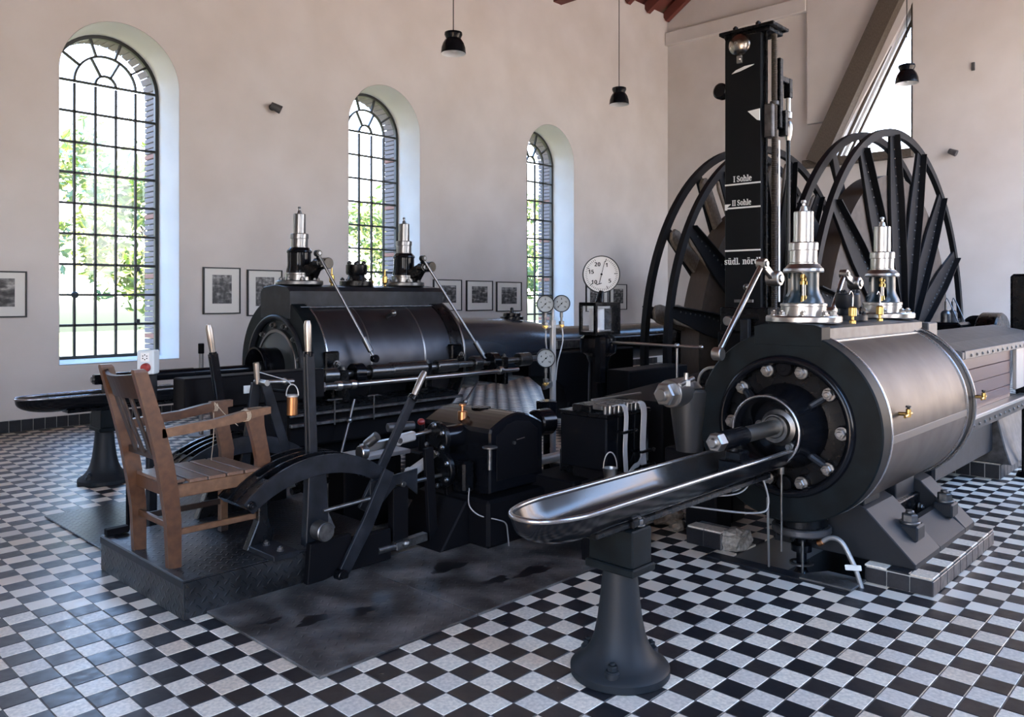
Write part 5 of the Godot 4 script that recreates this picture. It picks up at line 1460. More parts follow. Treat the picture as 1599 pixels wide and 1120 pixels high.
	b = MB.new(); b.tube([V(7.2, 1.138, -5.35), V(7.2, 1.131, -4.2)], 0.016, 10); part(t, "rail", b, M.bright_steel)
	b = MB.new(); b.cyl(V(7.2, 0.75, -4.482), V(7.2, 1.13, -4.482), 0.016, 10); b.sphere(V(7.2, 1.135, -4.482), 0.03, 12); part(t, "post", b, M.bright_steel)
	b = MB.new(); b.sphere(V(7.2, 1.131, -4.2), 0.024, 12); part(t, "end_ball", b, M.bright_steel)

# ---------------------------------------------------------------- driver's levers
func quadrant(label: String, zc: float, w: float):
	var c := Vector2(2.655, -0.02)
	var t := thing("lever_quadrant", label, "lever stand", V(2.65, 0.2, zc), "curved lever quadrants")
	var zs := [zc + w / 2, zc + w / 6, zc - w / 6, zc - w / 2]
	for k in 4:
		var poly := arc(c, 0.738, 133, 46, 28)
		var inn := arc(c, 0.655 if k == 0 else 0.685, 46, 133, 28)
		if k == 0:   # nearest plate is deeper in the middle
			inn = []
			for i in 29:
				var a := 46.0 + 87.0 * i / 28
				inn.append(c + Vector2(cos(deg_to_rad(a)), sin(deg_to_rad(a))) * (0.655 - 0.03 * sin(PI * i / 28.0)))
		var b := MB.new(); b.prism(poly + inn, in_xy(zs[k] - 0.008), 0.018, 0.002)
		part(t, "arc_plate", b, M.slate_paint if k == 0 else M.black_paint)
	for k in 3:
		var z0: float = zs[k + 1] + 0.01; var z1: float = zs[k] - 0.008
		for seg in [[133.0, 118.0], [62.0, 46.0]]:
			var b := MB.new(); b.prism(arc(c, 0.732, seg[0], seg[1], 6) + arc(c, 0.69, seg[1], seg[0], 6), in_xy(z0), z1 - z0, 0.0); part(t, "packing_block", b, M.black_paint)
	for a in [131.0, 48.0]:
		var p := c + Vector2(cos(deg_to_rad(a)), sin(deg_to_rad(a))) * 0.70
		var b := MB.new(); b.cyl(V(p.x, p.y, zc - w / 2 - 0.03), V(p.x, p.y, zc + w / 2 + 0.02), 0.022, 16, -1, 0.003); b.bolt(V(p.x, p.y, zc + w / 2 + 0.01), V(0, 0, 1), 0.02); part(t, "tie_bolt", b, M.black_paint)
	return t

func lever(label: String, foot: Vector3, head: Vector3, w: float, th: float, m: Material, double := false, grip := 0.17):
	var t := thing("control_lever", label, "lever", foot, "driver's control levers")
	var d := (head - foot).normalized()
	var gs := head - d * grip
	var side := d.cross(V(0, 0, 1)).normalized()
	if double:
		for s in [-1, 1]:
			var b := MB.new(); b.bar(foot + V(0, 0, s * th * 0.75), gs + V(0, 0, s * th * 0.55), th * 0.8, w, side, 0.003); part(t, "bar", b, m)
		var b2 := MB.new(); b2.bar(foot + V(0, 0, 0), gs - d * 0.03, th * 0.7, w * 0.45, side, 0.002); part(t, "latch_rod", b2, M.black_matt)
	else:
		var b := MB.new(); b.bar(foot, gs, th, w, side, 0.004); part(t, "bar", b, m)
	var b3 := MB.new(); b3.cyl(gs - d * 0.02, gs + d * 0.012, w * 0.52, 18, -1, 0.003); part(t, "ferrule", b3, M.black_gloss)
	b3 = MB.new(); b3.lathe(gs, d, [[0, 0], [0.018, 0], [0.022, grip * 0.4], [0.023, grip * 0.85], [0.016, grip * 0.98], [0, grip]], 18); part(t, "grip", b3, M.grip_metal if M.has("grip_metal") else mat("grip_metal", Color(0.30, 0.27, 0.24), 0.32, 0.85), "worn bright grip")
	return t

func controls():
	var t = quadrant("black curved lever quadrant in front, right of the wooden armchair", -4.19, 0.28)
	# stand of the front quadrant
	var b := MB.new(); b.prism([Vector2(2.55, 0.2), Vector2(2.57, 0.62), Vector2(2.69, 0.62), Vector2(2.71, 0.2)], in_xy(-4.12), 0.06, 0.005); part(t, "upright", b, M.slate_paint)
	b = MB.new(); b.prism([Vector2(2.27, 0.205), Vector2(2.42, 0.205), Vector2(2.44, 0.26), Vector2(2.40, 0.38), Vector2(2.40, 0.62), Vector2(2.35, 0.60), Vector2(2.34, 0.36), Vector2(2.29, 0.25)], in_xy(-4.28), 0.06, 0.005); part(t, "upright", b, M.black_paint)
	b = MB.new(); b.box(V(2.36, 0.215, -4.09), V(0.16, 0.03, 0.28), Basis(), 0.004); part(t, "foot_plate", b, M.slate_paint)
	for z in [-4.17, -4.02]:
		b = MB.new(); b.bolt(V(2.36, 0.23, z), Vector3.UP, 0.016); part(t, "foot_nut", b, M.cast_iron)
	b = MB.new(); b.prism([Vector2(2.50, -0.0), Vector2(2.56, 0.0), Vector2(2.80, 0.05), Vector2(2.80, 0.24), Vector2(2.52, 0.24)], in_xy(-4.012), 0.045, 0.005); part(t, "foot_bracket", b, M.black_matt)
	b = MB.new(); b.box(V(2.90, 0.115, -3.995), V(0.40, 0.19, 0.045), Basis(), 0.006); part(t, "foot_box", b, M.black_matt)
	b = MB.new(); b.cyl(V(2.60, 0.30, -4.02), V(2.60, 0.30, -3.93), 0.055, 24, -1, 0.005); b.cyl(V(2.60, 0.30, -3.94), V(2.60, 0.30, -3.925), 0.05, 24); part(t, "pivot_boss", b, M.worn_steel)
	b = MB.new(); b.sphere(V(2.72, 0.52, -4.3), 0.085, 20); b.cyl(V(2.6, 0.47, -4.3), V(2.86, 0.50, -4.3), 0.022, 14); part(t, "cross_shaft", b, M.black_paint)
	b = MB.new(); b.bar(V(2.72, 0.45, -4.24), V(2.80, 0.22, -4.18), 0.02, 0.06, V(1, 0, 0)); part(t, "link", b, M.worn_steel)
	t = quadrant("second black curved quadrant half hidden behind the wooden armchair", -5.1, 0.26)
	b = MB.new(); b.prism([Vector2(2.30, 0.014), Vector2(2.55, 0.62), Vector2(2.70, 0.62), Vector2(2.95, 0.014)], in_xy(-5.13), 0.06, 0.006); part(t, "stand", b, M.black_paint)
	lever("upright double bar lever with bright grip in the middle of the front quadrant", V(2.68, 0.50, -4.2), V(2.647, 1.506, -4.2), 0.055, 0.026, M.slate_paint, true, 0.20)
	lever("slanting lever with bright grip pulled back towards the black oil pump", V(2.94, 0.34, -4.06), V(3.445, 1.155, -4.06), 0.062, 0.026, M.slate_paint, false, 0.19)
	lever("left lever with bright grip behind the armchair", V(2.60, 0.55, -5.08), V(2.456, 1.466, -5.08), 0.05, 0.026, M.black_gloss, true, 0.20)
	# broad flat lower arm of the slanting lever
	t = thing("rocking_lever", "broad flat black arm slanting down from the front quadrant to the floor plate", "lever", V(2.68, 0, -4.0))
	b = MB.new(); b.prism([Vector2(2.655, -0.005), Vector2(2.745, 0.0), Vector2(2.93, 0.26), Vector2(3.09, 0.56), Vector2(3.02, 0.60), Vector2(2.87, 0.33)], in_xy(-3.955), 0.024, 0.003); part(t, "arm", b, M.slate_paint)
	b = MB.new(); b.cyl(V(2.70, 0.03, -3.96), V(2.70, 0.03, -3.90), 0.035, 20, -1, 0.004); part(t, "pivot", b, M.black_paint)
	b = MB.new(); b.cyl(V(2.62, 0.405, -3.99), V(2.95, 0.43, -3.96), 0.012, 10); part(t, "tie_rod", b, M.worn_steel)
	# A-frame lever
	t = thing("lever_trestle", "dark A shaped lever pair with steel joint behind the armchair", "lever", V(2.78, 0.5, -5.0))
	b = MB.new(); b.bar(V(2.66, 0.40, -5.02), V(2.765, 1.06, -5.02), 0.025, 0.07, V(1, 0, 0), 0.004); part(t, "bar", b, M.slate_paint)
	b = MB.new(); b.bar(V(3.02, 0.40, -4.97), V(2.80, 1.06, -4.97), 0.025, 0.07, V(1, 0, 0), 0.004); part(t, "bar", b, M.slate_paint)
	b = MB.new(); b.cyl(V(2.765, 1.05, -5.0), V(2.752, 1.20, -5.0), 0.018, 14, 0.02, 0.004); part(t, "grip", b, M.grip_metal)
	b = MB.new(); b.cyl(V(2.78, 1.065, -5.05), V(2.78, 1.065, -4.90), 0.02, 14); b.cyl(V(2.78, 1.065, -4.97), V(3.02, 1.055, -4.97), 0.014, 12); b.sphere(V(2.95, 1.058, -4.97), 0.026, 14); part(t, "joint", b, M.worn_bright)
	# linkage beyond the front quadrant
	t = thing("linkage_bracket", "dark bracket plate and weighted linkage between the quadrant and the oil pump", "linkage", V(3.2, 0, -3.95))
	b = MB.new(); b.prism([Vector2(2.95, 0.52), Vector2(3.32, 0.545), Vector2(3.32, 0.38), Vector2(3.22, 0.46), Vector2(3.15, 0.47), Vector2(3.02, 0.36), Vector2(2.95, 0.42)], in_xy(-4.0), 0.016, 0.002); part(t, "gusset", b, M.slate_paint)
	b = MB.new(); b.box(V(3.19, 0.28, -4.02), V(0.12, 0.34, 0.06), Basis(), 0.005); part(t, "post", b, M.black_matt)
	b = MB.new(); b.cyl(V(3.2, 0.465, -4.03), V(3.2, 0.465, -3.97), 0.018, 14, -1, 0.003); part(t, "pin", b, M.worn_steel)
	b = MB.new(); b.cyl(V(3.30, 0.46, -4.0), V(3.62, 0.47, -4.0), 0.014, 12); part(t, "rod", b, M.worn_dark)
	b = MB.new(); b.cyl(V(3.58, 0.45, -4.02), V(3.75, 0.455, -4.02), 0.065, 32, -1, 0.006); part(t, "weight", b, M.slate_paint)
	b = MB.new(); b.cyl(V(3.62, 0.50, -4.02), V(3.62, 0.54, -4.02), 0.012, 10); part(t, "grub_screw", b, M.worn_steel)
	b = MB.new(); b.bar(V(3.46, 0.05, -4.0), V(3.42, 0.66, -4.0), 0.03, 0.07, V(1, 0, 0)); part(t, "rocker", b, M.black_matt)
	b = MB.new(); b.bar(V(3.66, 0.20, -4.06), V(3.63, 0.62, -4.06), 0.03, 0.05, V(1, 0, 0)); part(t, "rocker", b, M.black_matt)
	b = MB.new(); b.bar(V(3.13, 0.09, -3.98), V(3.38, 0.10, -3.98), 0.05, 0.05); b.sphere(V(3.2, 0.1, -3.95), 0.03, 12); b.cyl(V(3.0, 0.09, -3.98), V(3.14, 0.09, -3.98), 0.022, 12); part(t, "clevis", b, M.worn_steel)
	# clevis rods to the pump
	for c in [[V(3.02, 0.705, -4.1), V(3.52, 0.745, -4.1), "upper bright clevis rod entering the black oil pump"], [V(3.30, 0.50, -4.05), V(3.55, 0.60, -4.05), "lower bright clevis rod entering the black oil pump"]]:
		var r := thing("clevis_rod", c[2], "rod", c[0], "bright clevis rods")
		var d: Vector3 = (c[1] - c[0]).normalized()
		var o: Vector3 = c[0] + d * (0.22 if c[1].y > 0.7 else 0.02)
		b = MB.new(); b.bar(o, o + d * 0.15, 0.05, 0.06, V(0, 1, 0), 0.01); b.cyl(o + V(0, 0, -0.035), o + V(0, 0, 0.035), 0.032, 18, -1, 0.004); part(r, "fork", b, M.pale_steel if M.has("pale_steel") else mat("pale_steel", Color(0.46, 0.45, 0.44), 0.35, 0.6))
		b = MB.new(); b.cyl(o + d * 0.14, c[1] + d * 0.05, 0.013, 12); part(r, "rod", b, M.bright_steel)
		b = MB.new(); b.cyl(o + V(0, 0, 0.03), o + V(0, 0, 0.045), 0.018, 12, -1, 0.002); part(r, "pin", b, M.worn_steel)
	b = MB.new(); b.bar(V(2.98, 0.70, -4.12), V(3.26, 0.715, -4.1), 0.05, 0.05); b.cyl(V(3.02, 0.72, -4.12), V(3.05, 0.78, -4.05), 0.03, 14); b.cyl(V(2.95, 0.68, -4.1), V(3.0, 0.68, -4.1), 0.045, 18, -1, 0.005)
	single("lever_joint", b, M.worn_dark, "dark joint on the slanting lever linked to the clevis rod", "joint")
	b = MB.new(); b.box(V(3.45, 0.515, -4.72), V(0.62, 0.03, 0.26), Basis(), 0.004)
	single("foot_board", b, M.pale_steel, "pale worn steel board behind the front quadrant", "board")
	b = MB.new(); b.box(V(3.45, 0.255, -4.72), V(0.5, 0.47, 0.2), Basis(), 0.01)
	single("lever_box", b, M.black_matt, "black box under the pale board behind the quadrant", "box")
	# emergency stop on its post
	t = thing("emergency_stop", "white emergency stop box with red button on a dark post behind the armchair", "switch", V(2.30, 0.014, -5.65))
	b = MB.new(); b.box(V(2.33, 0.56, -5.67), V(0.06, 1.10, 0.06), Basis(), 0.006); part(t, "post", b, M.slate_paint)
	var f := Basis(Vector3.UP, deg_to_rad(42))
	var o := V(2.30, 1.195, -5.65)
	b = MB.new(); b.box(o, V(0.09, 0.165, 0.118), f, 0.008); part(t, "box", b, M.box_white)
	b = MB.new(); b.cyl(o + f * V(-0.045, -0.035, 0.01), o + f * V(-0.085, -0.035, 0.01), 0.032, 24, 0.028, 0.006); part(t, "button", b, M.red_plastic, "red mushroom button")
	b = MB.new(); b.box(o + f * V(-0.047, 0.035, 0.0), V(0.004, 0.06, 0.06), f, 0.001); part(t, "label_plate", b, M.white_paint)
	b = MB.new()
	for k in 6: b.box(o + f * V(-0.05, 0.035 + 0.016 * cos(k * 1.05), 0.016 * sin(k * 1.05)), V(0.003, 0.008, 0.006), f, 0)
	part(t, "print", b, M.black_matt)
	t = thing("hook_stand", "thin black stand with small ring left of the armchair", "stand", V(2.22, 0.014, -5.81))
	b = MB.new(); b.cyl(V(2.225, 0.014, -5.81), V(2.225, 0.60, -5.81), 0.013, 10); part(t, "post", b, M.black_matt)
	b = MB.new()
	var rp := []
	for i in 20: rp.append(V(2.215 + 0.018 * sin(TAU * i / 20), 0.60, -5.845 + 0.045 * cos(TAU * i / 20)))
	b.tube(rp, 0.008, 8, true); part(t, "ring", b, M.black_paint)
	t = thing("barrier_post", "pale steel barrier post with black cap behind the levers", "post", V(4.36, 0, -9.2))
	b = MB.new(); b.cyl(V(4.36, 0, -9.2), V(4.36, 0.98, -9.2), 0.026, 18); b.cyl(V(4.36, 0, -9.2), V(4.36, 0.02, -9.2), 0.15, 28, -1, 0.005); part(t, "post", b, M.pipe_pale)
	b = MB.new(); b.cyl(V(4.36, 0.97, -9.2), V(4.36, 1.09, -9.2), 0.034, 18, -1, 0.005); part(t, "cap", b, M.black_matt)
	# copper oil can hanging by the upright lever
	t = thing("copper_can", "copper oil can with wire handle hanging left of the upright lever", "can", V(2.85, 0.88, -4.75))
	o = V(2.86, 0.86, -4.72)
	b = MB.new(); b.cyl(o, o + V(0, 0.125, 0), 0.036, 24, -1, 0.004); part(t, "body", b, M.copper)
	b = MB.new(); b.cyl(o + V(0, 0.12, 0), o + V(0, 0.137, 0), 0.039, 24, -1, 0.004); part(t, "lid", b, M.pale_steel)
	b = MB.new()
	var hp := []
	for i in 13: hp.append(o + V(0.0, 0.13, 0) + V(cos(PI * i / 12) * 0.03, sin(PI * i / 12) * 0.075, cos(PI * i / 12) * 0.026))
	b.tube(hp, 0.004, 6); b.tube([o + V(0, 0.2, 0), o + V(0.02, 0.225, -0.12), o + V(0.09, 0.24, -0.60)], 0.004, 6); part(t, "handle", b, M.pale_steel)
	b = MB.new(); b.box(V(2.95, 0.98, -5.4), V(1.1, 0.22, 0.18), Basis(), 0.01); b.cyl(V(2.9, 1.0, -4.80), V(2.9, 1.0, -5.4), 0.012, 8)
	single("control_casing", b, M.black_matt, "black casing behind the levers with a small white plate", "casing")
	b = MB.new(); b.box(V(2.86, 0.985, -5.305), V(0.07, 0.055, 0.006), Basis(), 0.001)
	single("white_plate", b, M.white_paint, "small white plate on the black casing behind the levers", "plate")
	b = MB.new(); b.box(V(2.95, 0.45, -5.42), V(0.5, 0.88, 0.14), Basis(), 0.01)
	single("casing_stand", b, M.black_matt, "black stand under the casing behind the levers", "stand")

# ---------------------------------------------------------------- between the engines
func gauge(label: String, o: Vector3, r: float, face: Vector3, group: String, parent_stem: float):
	var t := thing("pressure_gauge", label, "gauge", o, group)
	var b := MB.new(); b.lathe(o - face * 0.05, face, [[0, 0], [r * 0.9, 0], [r, 0.012], [r, 0.058], [r * 0.95, 0.064], [r * 0.9, 0.06], [r * 0.9, 0.04], [0.0, 0.04]], 40); part(t, "case", b, M.slate_paint)
	b = MB.new(); b.cyl(o - face * 0.012, o - face * 0.004, r * 0.9, 40); part(t, "dial", b, M.dial_grey)
	var bas := face_basis(face)
	b = MB.new()
	for k in 25:
		var a := deg_to_rad(225 - k * 11.25)
		var d := bas * V(cos(a), sin(a), 0)
		b.bar(o + d * r * (0.70 if k % 4 == 0 else 0.76) - face * 0.003, o + d * r * 0.84 - face * 0.003, r * 0.025, 0.002, face, 0)
	part(t, "scale_marks", b, M.black_matt)
	for k in 5:
		var a := deg_to_rad(225 - k * 67.5)
		text(t, str(k * 4), o + bas * V(cos(a), sin(a), 0) * r * 0.54 - face * 0.003, r * 0.2, bas, M.black_matt)
	b = MB.new(); b.bar(o - face * 0.001 - bas * V(0.7, 0.75, 0) * r * 0.6, o - face * 0.001 + bas * V(0.7, 0.75, 0) * r * 0.25, r * 0.04, 0.003, face, 0); b.cyl(o - face * 0.002, o + face * 0.002, r * 0.09, 12); part(t, "needle", b, M.black_matt)
	b = MB.new(); b.cyl(o - face * 0.02 - V(0, r, 0), o - face * 0.02 - V(0, r + 0.05, 0), 0.016, 12); b.cyl(o - face * 0.02 - V(0, r + 0.05, 0), o - face * 0.02 - V(0, r + parent_stem, 0), 0.011, 10); b.box(o - face * 0.02 - V(0, r + parent_stem * 0.6, 0), V(0.045, 0.035, 0.035), Basis(), 0.004); part(t, "stem", b, M.worn_steel)
	b = MB.new(); b.cyl(o - face * 0.02 - V(0.03, r + parent_stem * 0.75, 0), o - face * 0.02 - V(-0.03, r + parent_stem * 0.75, 0), 0.012, 10); b.box(o - face * 0.02 - V(0, r + parent_stem * 0.75, 0), V(0.028, 0.04, 0.028), Basis(), 0.004); part(t, "gauge_cock", b, M.brass)

func face_basis(face: Vector3) -> Basis:
	var x := Vector3.UP.cross(face).normalized()
	return Basis(x, face.cross(x), face)

func middle():
	var th := deg_to_rad(43.5)
	var face := V(-cos(th), 0, sin(th))
	# gauge stand
	var t := thing("gauge_stand", "slim grey pipe stand carrying three pressure gauges", "stand", V(5.80, 0, -4.97))
	var b := MB.new(); b.cyl(V(5.80, 0, -4.97), V(5.80, 1.42, -4.97), 0.03, 18); b.cyl(V(5.8, 1.42, -4.97), V(5.8, 1.58, -4.97), 0.012, 10); part(t, "pipe", b, M.pipe_pale)
	b = MB.new(); b.bar(V(5.70, 1.36, -4.97), V(5.94, 1.36, -4.97), 0.02, 0.03); b.bar(V(5.64, 0.80, -4.95), V(5.8, 0.82, -4.97), 0.03, 0.05); part(t, "bracket", b, M.worn_steel)
	for k in 2:
		b = MB.new(); b.tube(curve([V(5.70 + k * 0.24, 1.34, -4.97), V(5.69 + k * 0.24, 1.2, -4.96), V(5.74 + k * 0.12, 1.02, -4.96), V(5.77 + k * 0.06, 0.85, -4.96)]), 0.007, 6); part(t, "copper_pipe", b, M.pipe_pale)
	gauge("left one of the two upper pressure gauges below the third window", V(5.67, 1.575, -4.95), 0.083, face, "pressure gauges", 0.17)
	gauge("right one of the two upper pressure gauges below the third window", V(5.905, 1.578, -4.95), 0.083, face, "pressure gauges", 0.17)
	gauge("lower single pressure gauge on the pipe stand", V(5.62, 1.072, -4.90), 0.088, face, "pressure gauges", 0.20)
	t = thing("oil_pot", "black lidded oil pot on a stem before the gauge stand", "oil pot", V(5.17, 0.1, -4.5))
	b = MB.new(); b.cyl(V(5.17, 0.60, -4.5), V(5.17, 0.76, -4.5), 0.085, 28, 0.09, 0.01); part(t, "pot", b, M.black_gloss)
	b = MB.new(); b.cyl(V(5.17, 0.0, -4.5), V(5.17, 0.60, -4.5), 0.03, 16); part(t, "stem", b, M.black_paint)
	# recorder cabinet with round dial on a column
	t = thing("recorder_cabinet", "black recorder cabinet with glass windows and paper drums on a column", "instrument", V(7.2, 0, -5.55))
	var cx0 := 7.0; var cz1 := -5.38; var w := 0.46; var d := 0.24; var y0 := 1.215; var y1 := 1.58
	b = MB.new()
	b.box(V(cx0 + w / 2, y0 + 0.02, cz1 - d / 2), V(w, 0.04, d), Basis(), 0.006); b.box(V(cx0 + w / 2, y1 - 0.02, cz1 - d / 2), V(w, 0.04, d), Basis(), 0.006)
	for p in [[0.0175, 0.0175], [w - 0.0175, 0.0175], [0.0175, d - 0.0175], [w - 0.0175, d - 0.0175]]: b.box(V(cx0 + p[0], (y0 + y1) / 2, cz1 - p[1]), V(0.035, y1 - y0 - 0.06, 0.035), Basis(), 0.004)
	b.box(V(cx0 + 0.30, (y0 + y1) / 2, cz1 - d / 2), V(0.02, y1 - y0 - 0.06, d - 0.03), Basis(), 0.003)
	b.box(V(cx0 + 0.38, (y0 + y1) / 2, cz1 - 0.02), V(0.15, y1 - y0 - 0.06, 0.02), Basis(), 0.003)
	part(t, "housing", b, M.black_paint)
	b = MB.new(); b.box(V(cx0 + 0.17, y1 - 0.055, cz1 - 0.02), V(0.22, 0.03, 0.01), Basis(), 0.002); b.box(V(cx0 + 0.17, y0 + 0.055, cz1 - 0.012), V(0.22, 0.012, 0.01), Basis(), 0.002); part(t, "inner_trim", b, M.pipe_pale)
	b = MB.new(); b.cyl(V(cx0 + 0.17, y0 + 0.05, cz1 - 0.12), V(cx0 + 0.17, y1 - 0.07, cz1 - 0.12), 0.085, 40); part(t, "paper_drum", b, M.white_paint, "white paper drum")
	b = MB.new(); b.cyl(V(cx0 + 0.17, y1 - 0.07, cz1 - 0.12), V(cx0 + 0.17, y1 - 0.04, cz1 - 0.12), 0.03, 20); part(t, "drum_spindle", b, M.black_paint)
	b = MB.new(); b.quad(V(cx0 + 0.035, y0 + 0.04, cz1 - 0.004), V(cx0 + 0.29, y0 + 0.04, cz1 - 0.004), V(cx0 + 0.29, y1 - 0.04, cz1 - 0.004), V(cx0 + 0.035, y1 - 0.04, cz1 - 0.004)); part(t, "pane", b, M.glass)
	b = MB.new(); b.quad(V(cx0 + 0.004, y0 + 0.04, cz1 - d + 0.035), V(cx0 + 0.004, y0 + 0.04, cz1 - 0.035), V(cx0 + 0.004, y1 - 0.04, cz1 - 0.035), V(cx0 + 0.004, y1 - 0.04, cz1 - d + 0.035)); part(t, "pane", b, M.glass)
	b = MB.new(); b.lathe(V(cx0 + 0.2, 0, cz1 - d / 2), Vector3.UP, [[0, 0.0], [0.26, 0.0], [0.26, 0.05], [0.17, 0.08], [0.12, 0.16], [0.11, 0.9], [0.14, 0.98], [0.20, 1.02], [0.21, 1.10], [0.2, 1.18], [0.15, 1.216], [0, 1.216]], 36); part(t, "column", b, M.black_gloss)
	b = MB.new(); b.box(V(cx0 + 0.05, 0.95, cz1 + 0.02), V(0.10, 0.5, 0.08), Basis(), 0.008); part(t, "side_rail", b, M.black_gloss)
	t = thing("round_dial", "large round white dial numbered 1 to 20 on top of the recorder cabinet", "dial", V(7.25, 1.58, -5.52))
	var o := V(7.26, 1.895, -5.50)
	var r := 0.212
	var bas := face_basis(face)
	b = MB.new(); b.lathe(o - face * 0.06, face, [[0, 0], [r * 0.96, 0], [r, 0.008], [r, 0.055], [r * 0.985, 0.062], [r * 0.945, 0.062], [r * 0.94, 0.05], [0, 0.05]], 64); part(t, "rim", b, M.frame_black)
	b = MB.new(); b.cyl(o - face * 0.012, o - face * 0.006, r * 0.945, 64); part(t, "dial_face", b, M.dial_white)
	b = MB.new()
	for k in 47:
		var a := deg_to_rad(72 - k * 6.9)
		var dd := bas * V(cos(a), sin(a), 0)
		var big := k % 10 == 0
		b.bar(o + dd * r * (0.76 if not big else 0.68) - face * 0.005, o + dd * r * 0.87 - face * 0.005, r * (0.02 if not big else 0.035), 0.002, face, 0)
	part(t, "scale_marks", b, M.black_matt)
	for n in [["1", 60.0], ["5", -38.0], ["10", 227.0], ["15", 167.0], ["20", 112.0]]:
		var a := deg_to_rad(n[1])
		text(t, n[0], o + bas * V(cos(a), sin(a), 0) * r * 0.57 - face * 0.005, 0.047, bas, M.black_matt)
	var nd := bas * V(cos(deg_to_rad(76)), sin(deg_to_rad(76)), 0)
	b = MB.new(); b.bar(o - nd * r * 0.5 + face * 0.003, o + nd * r * 0.72 + face * 0.003, 0.006, 0.003, face, 0); b.cyl(o, o + face * 0.008, 0.012, 16)
	b.bar(o - nd * r * 0.55 + face * 0.003 + bas * V(-0.03, -0.005, 0), o - nd * r * 0.55 + face * 0.003 + bas * V(0.03, 0.012, 0), 0.008, 0.003, face, 0); part(t, "needle", b, M.black_matt)
	b = MB.new(); b.cyl(V(7.25, 1.58, -5.52), o - face * 0.03 - V(0, r * 0.9, 0), 0.05, 20, 0.035); part(t, "neck", b, M.black_paint)
	# black oil pump with arched housing
	t = thing("oil_pump", "black servo oil pump with arched sheet housing in the middle", "machine", V(3.95, 0.014, -4.05))
	var poly := [Vector2(3.74, 0.34), Vector2(3.74, 0.74)]
	for i in 13:
		var u := float(i) / 12
		poly.append(Vector2(3.75 + 0.51 * u, 0.77 + 0.085 * sin(PI * u)))
	poly += [Vector2(4.27, 0.74), Vector2(4.27, 0.34)]
	b = MB.new(); b.prism(poly, in_xy(-4.42), 0.67, 0.012); part(t, "housing", b, M.black_gloss)
	poly = [Vector2(3.80, 0.42), Vector2(3.80, 0.72), Vector2(3.9, 0.785), Vector2(4.0, 0.80), Vector2(4.12, 0.785), Vector2(4.21, 0.72), Vector2(4.21, 0.42)]
	b = MB.new(); b.prism(poly, in_xy(-3.752), 0.008, 0.003); part(t, "front_panel", b, M.black_matt)
	b = MB.new(); b.cyl(V(3.96, 0.655, -3.745), V(3.96, 0.655, -3.73), 0.012, 12); b.bar(V(3.99, 0.672, -3.742), V(4.07, 0.678, -3.742), 0.006, 0.006); part(t, "latch", b, M.bright_steel)
	b = MB.new(); b.cyl(V(4.0, 0.853, -4.1), V(4.0, 0.862, -4.1), 0.07, 28, -1, 0.003); part(t, "filler_cap", b, M.black_paint)
	b = MB.new(); b.box(V(4.12, 0.17, -3.98), V(0.95, 0.31, 0.62), Basis(), 0.02); part(t, "base_tank", b, M.black_matt)
	b = MB.new(); b.prism([Vector2(3.40, 0.014), Vector2(3.62, 0.30), Vector2(3.80, 0.34), Vector2(3.80, 0.014)], in_xy(-4.35), 0.5, 0.01); part(t, "foot", b, M.black_matt)
	for c in [[0.70, -4.05, 0.075], [0.50, -4.02, 0.09]]:
		b = MB.new(); b.cyl(V(3.56, c[0], c[1]), V(3.78, c[0], c[1]), c[2], 36, -1, 0.006); part(t, "cylinder", b, M.black_gloss)
		b = MB.new(); b.cyl(V(3.53, c[0], c[1]), V(3.57, c[0], c[1]), c[2] + 0.035, 36, -1, 0.005); part(t, "cylinder_cover", b, M.black_paint)
		for k in 6:
			var a := TAU * (k + 0.5) / 6
			b = MB.new(); b.bolt(V(3.53, c[0] + sin(a) * (c[2] + 0.015), c[1] + cos(a) * (c[2] + 0.015)), V(-1, 0, 0), 0.016, false); part(t, "cover_nut", b, M.worn_dark)
	b = MB.new(); b.box(V(3.64, 0.46, -3.9), V(0.1, 0.2, 0.12), Basis(), 0.015); part(t, "valve_block", b, M.black_paint)
	b = MB.new(); b.cyl(V(3.69, 0.66, -3.70), V(3.69, 0.672, -3.70), 0.05, 28, -1, 0.003); b.cyl(V(3.69, 0.52, -3.70), V(3.69, 0.66, -3.70), 0.014, 12); part(t, "hand_wheel", b, M.worn_steel)
	b = MB.new(); b.cyl(V(4.46, 0.70, -4.0), V(4.62, 0.70, -4.0), 0.10, 32, -1, 0.012); b.box(V(4.36, 0.70, -4.0), V(0.2, 0.14, 0.14), Basis(), 0.01); part(t, "motor_cap", b, M.black_gloss)
	b = MB.new(); b.cyl(V(4.3, 0.44, -3.92), V(4.75, 0.44, -3.92), 0.035, 20); part(t, "outlet_pipe", b, M.pale_steel)
	b = MB.new(); b.cyl(V(3.36, 0.76, -4.35), V(3.55, 0.76, -4.3), 0.03, 20, -1, 0.004); part(t, "side_pipe", b, M.cast_iron)
	b = MB.new(); b.tube(curve([V(3.60, 0.40, -3.80), V(3.60, 0.29, -3.80), V(3.63, 0.23, -3.74), V(3.70, 0.205, -3.645), V(3.77, 0.17, -3.635), V(3.79, 0.10, -3.635), V(3.80, 0.015, -3.635)]), 0.0045, 6)
	single("thin_white_pipe", b, M.pipe_pale, "thin white oil pipe bending down the black pump's foot", "pipe")
	t = thing("drip_oiler", "small copper drip oiler with pale glass on the black pump's cylinder", "oil cup", V(3.82, 0.72, -4.1))
	b = MB.new(); b.cyl(V(3.82, 0.77, -4.1), V(3.82, 0.85, -4.1), 0.034, 22, -1, 0.004); b.cyl(V(3.82, 0.85, -4.1), V(3.82, 0.90, -4.1), 0.01, 12); b.cyl(V(3.82, 0.885, -4.1), V(3.82, 0.9, -4.1), 0.026, 16, -1, 0.003); part(t, "cup", b, M.copper)
	b = MB.new(); b.cyl(V(3.82, 0.70, -4.1), V(3.82, 0.77, -4.1), 0.014, 14); part(t, "sight_glass", b, M.pipe_pale)
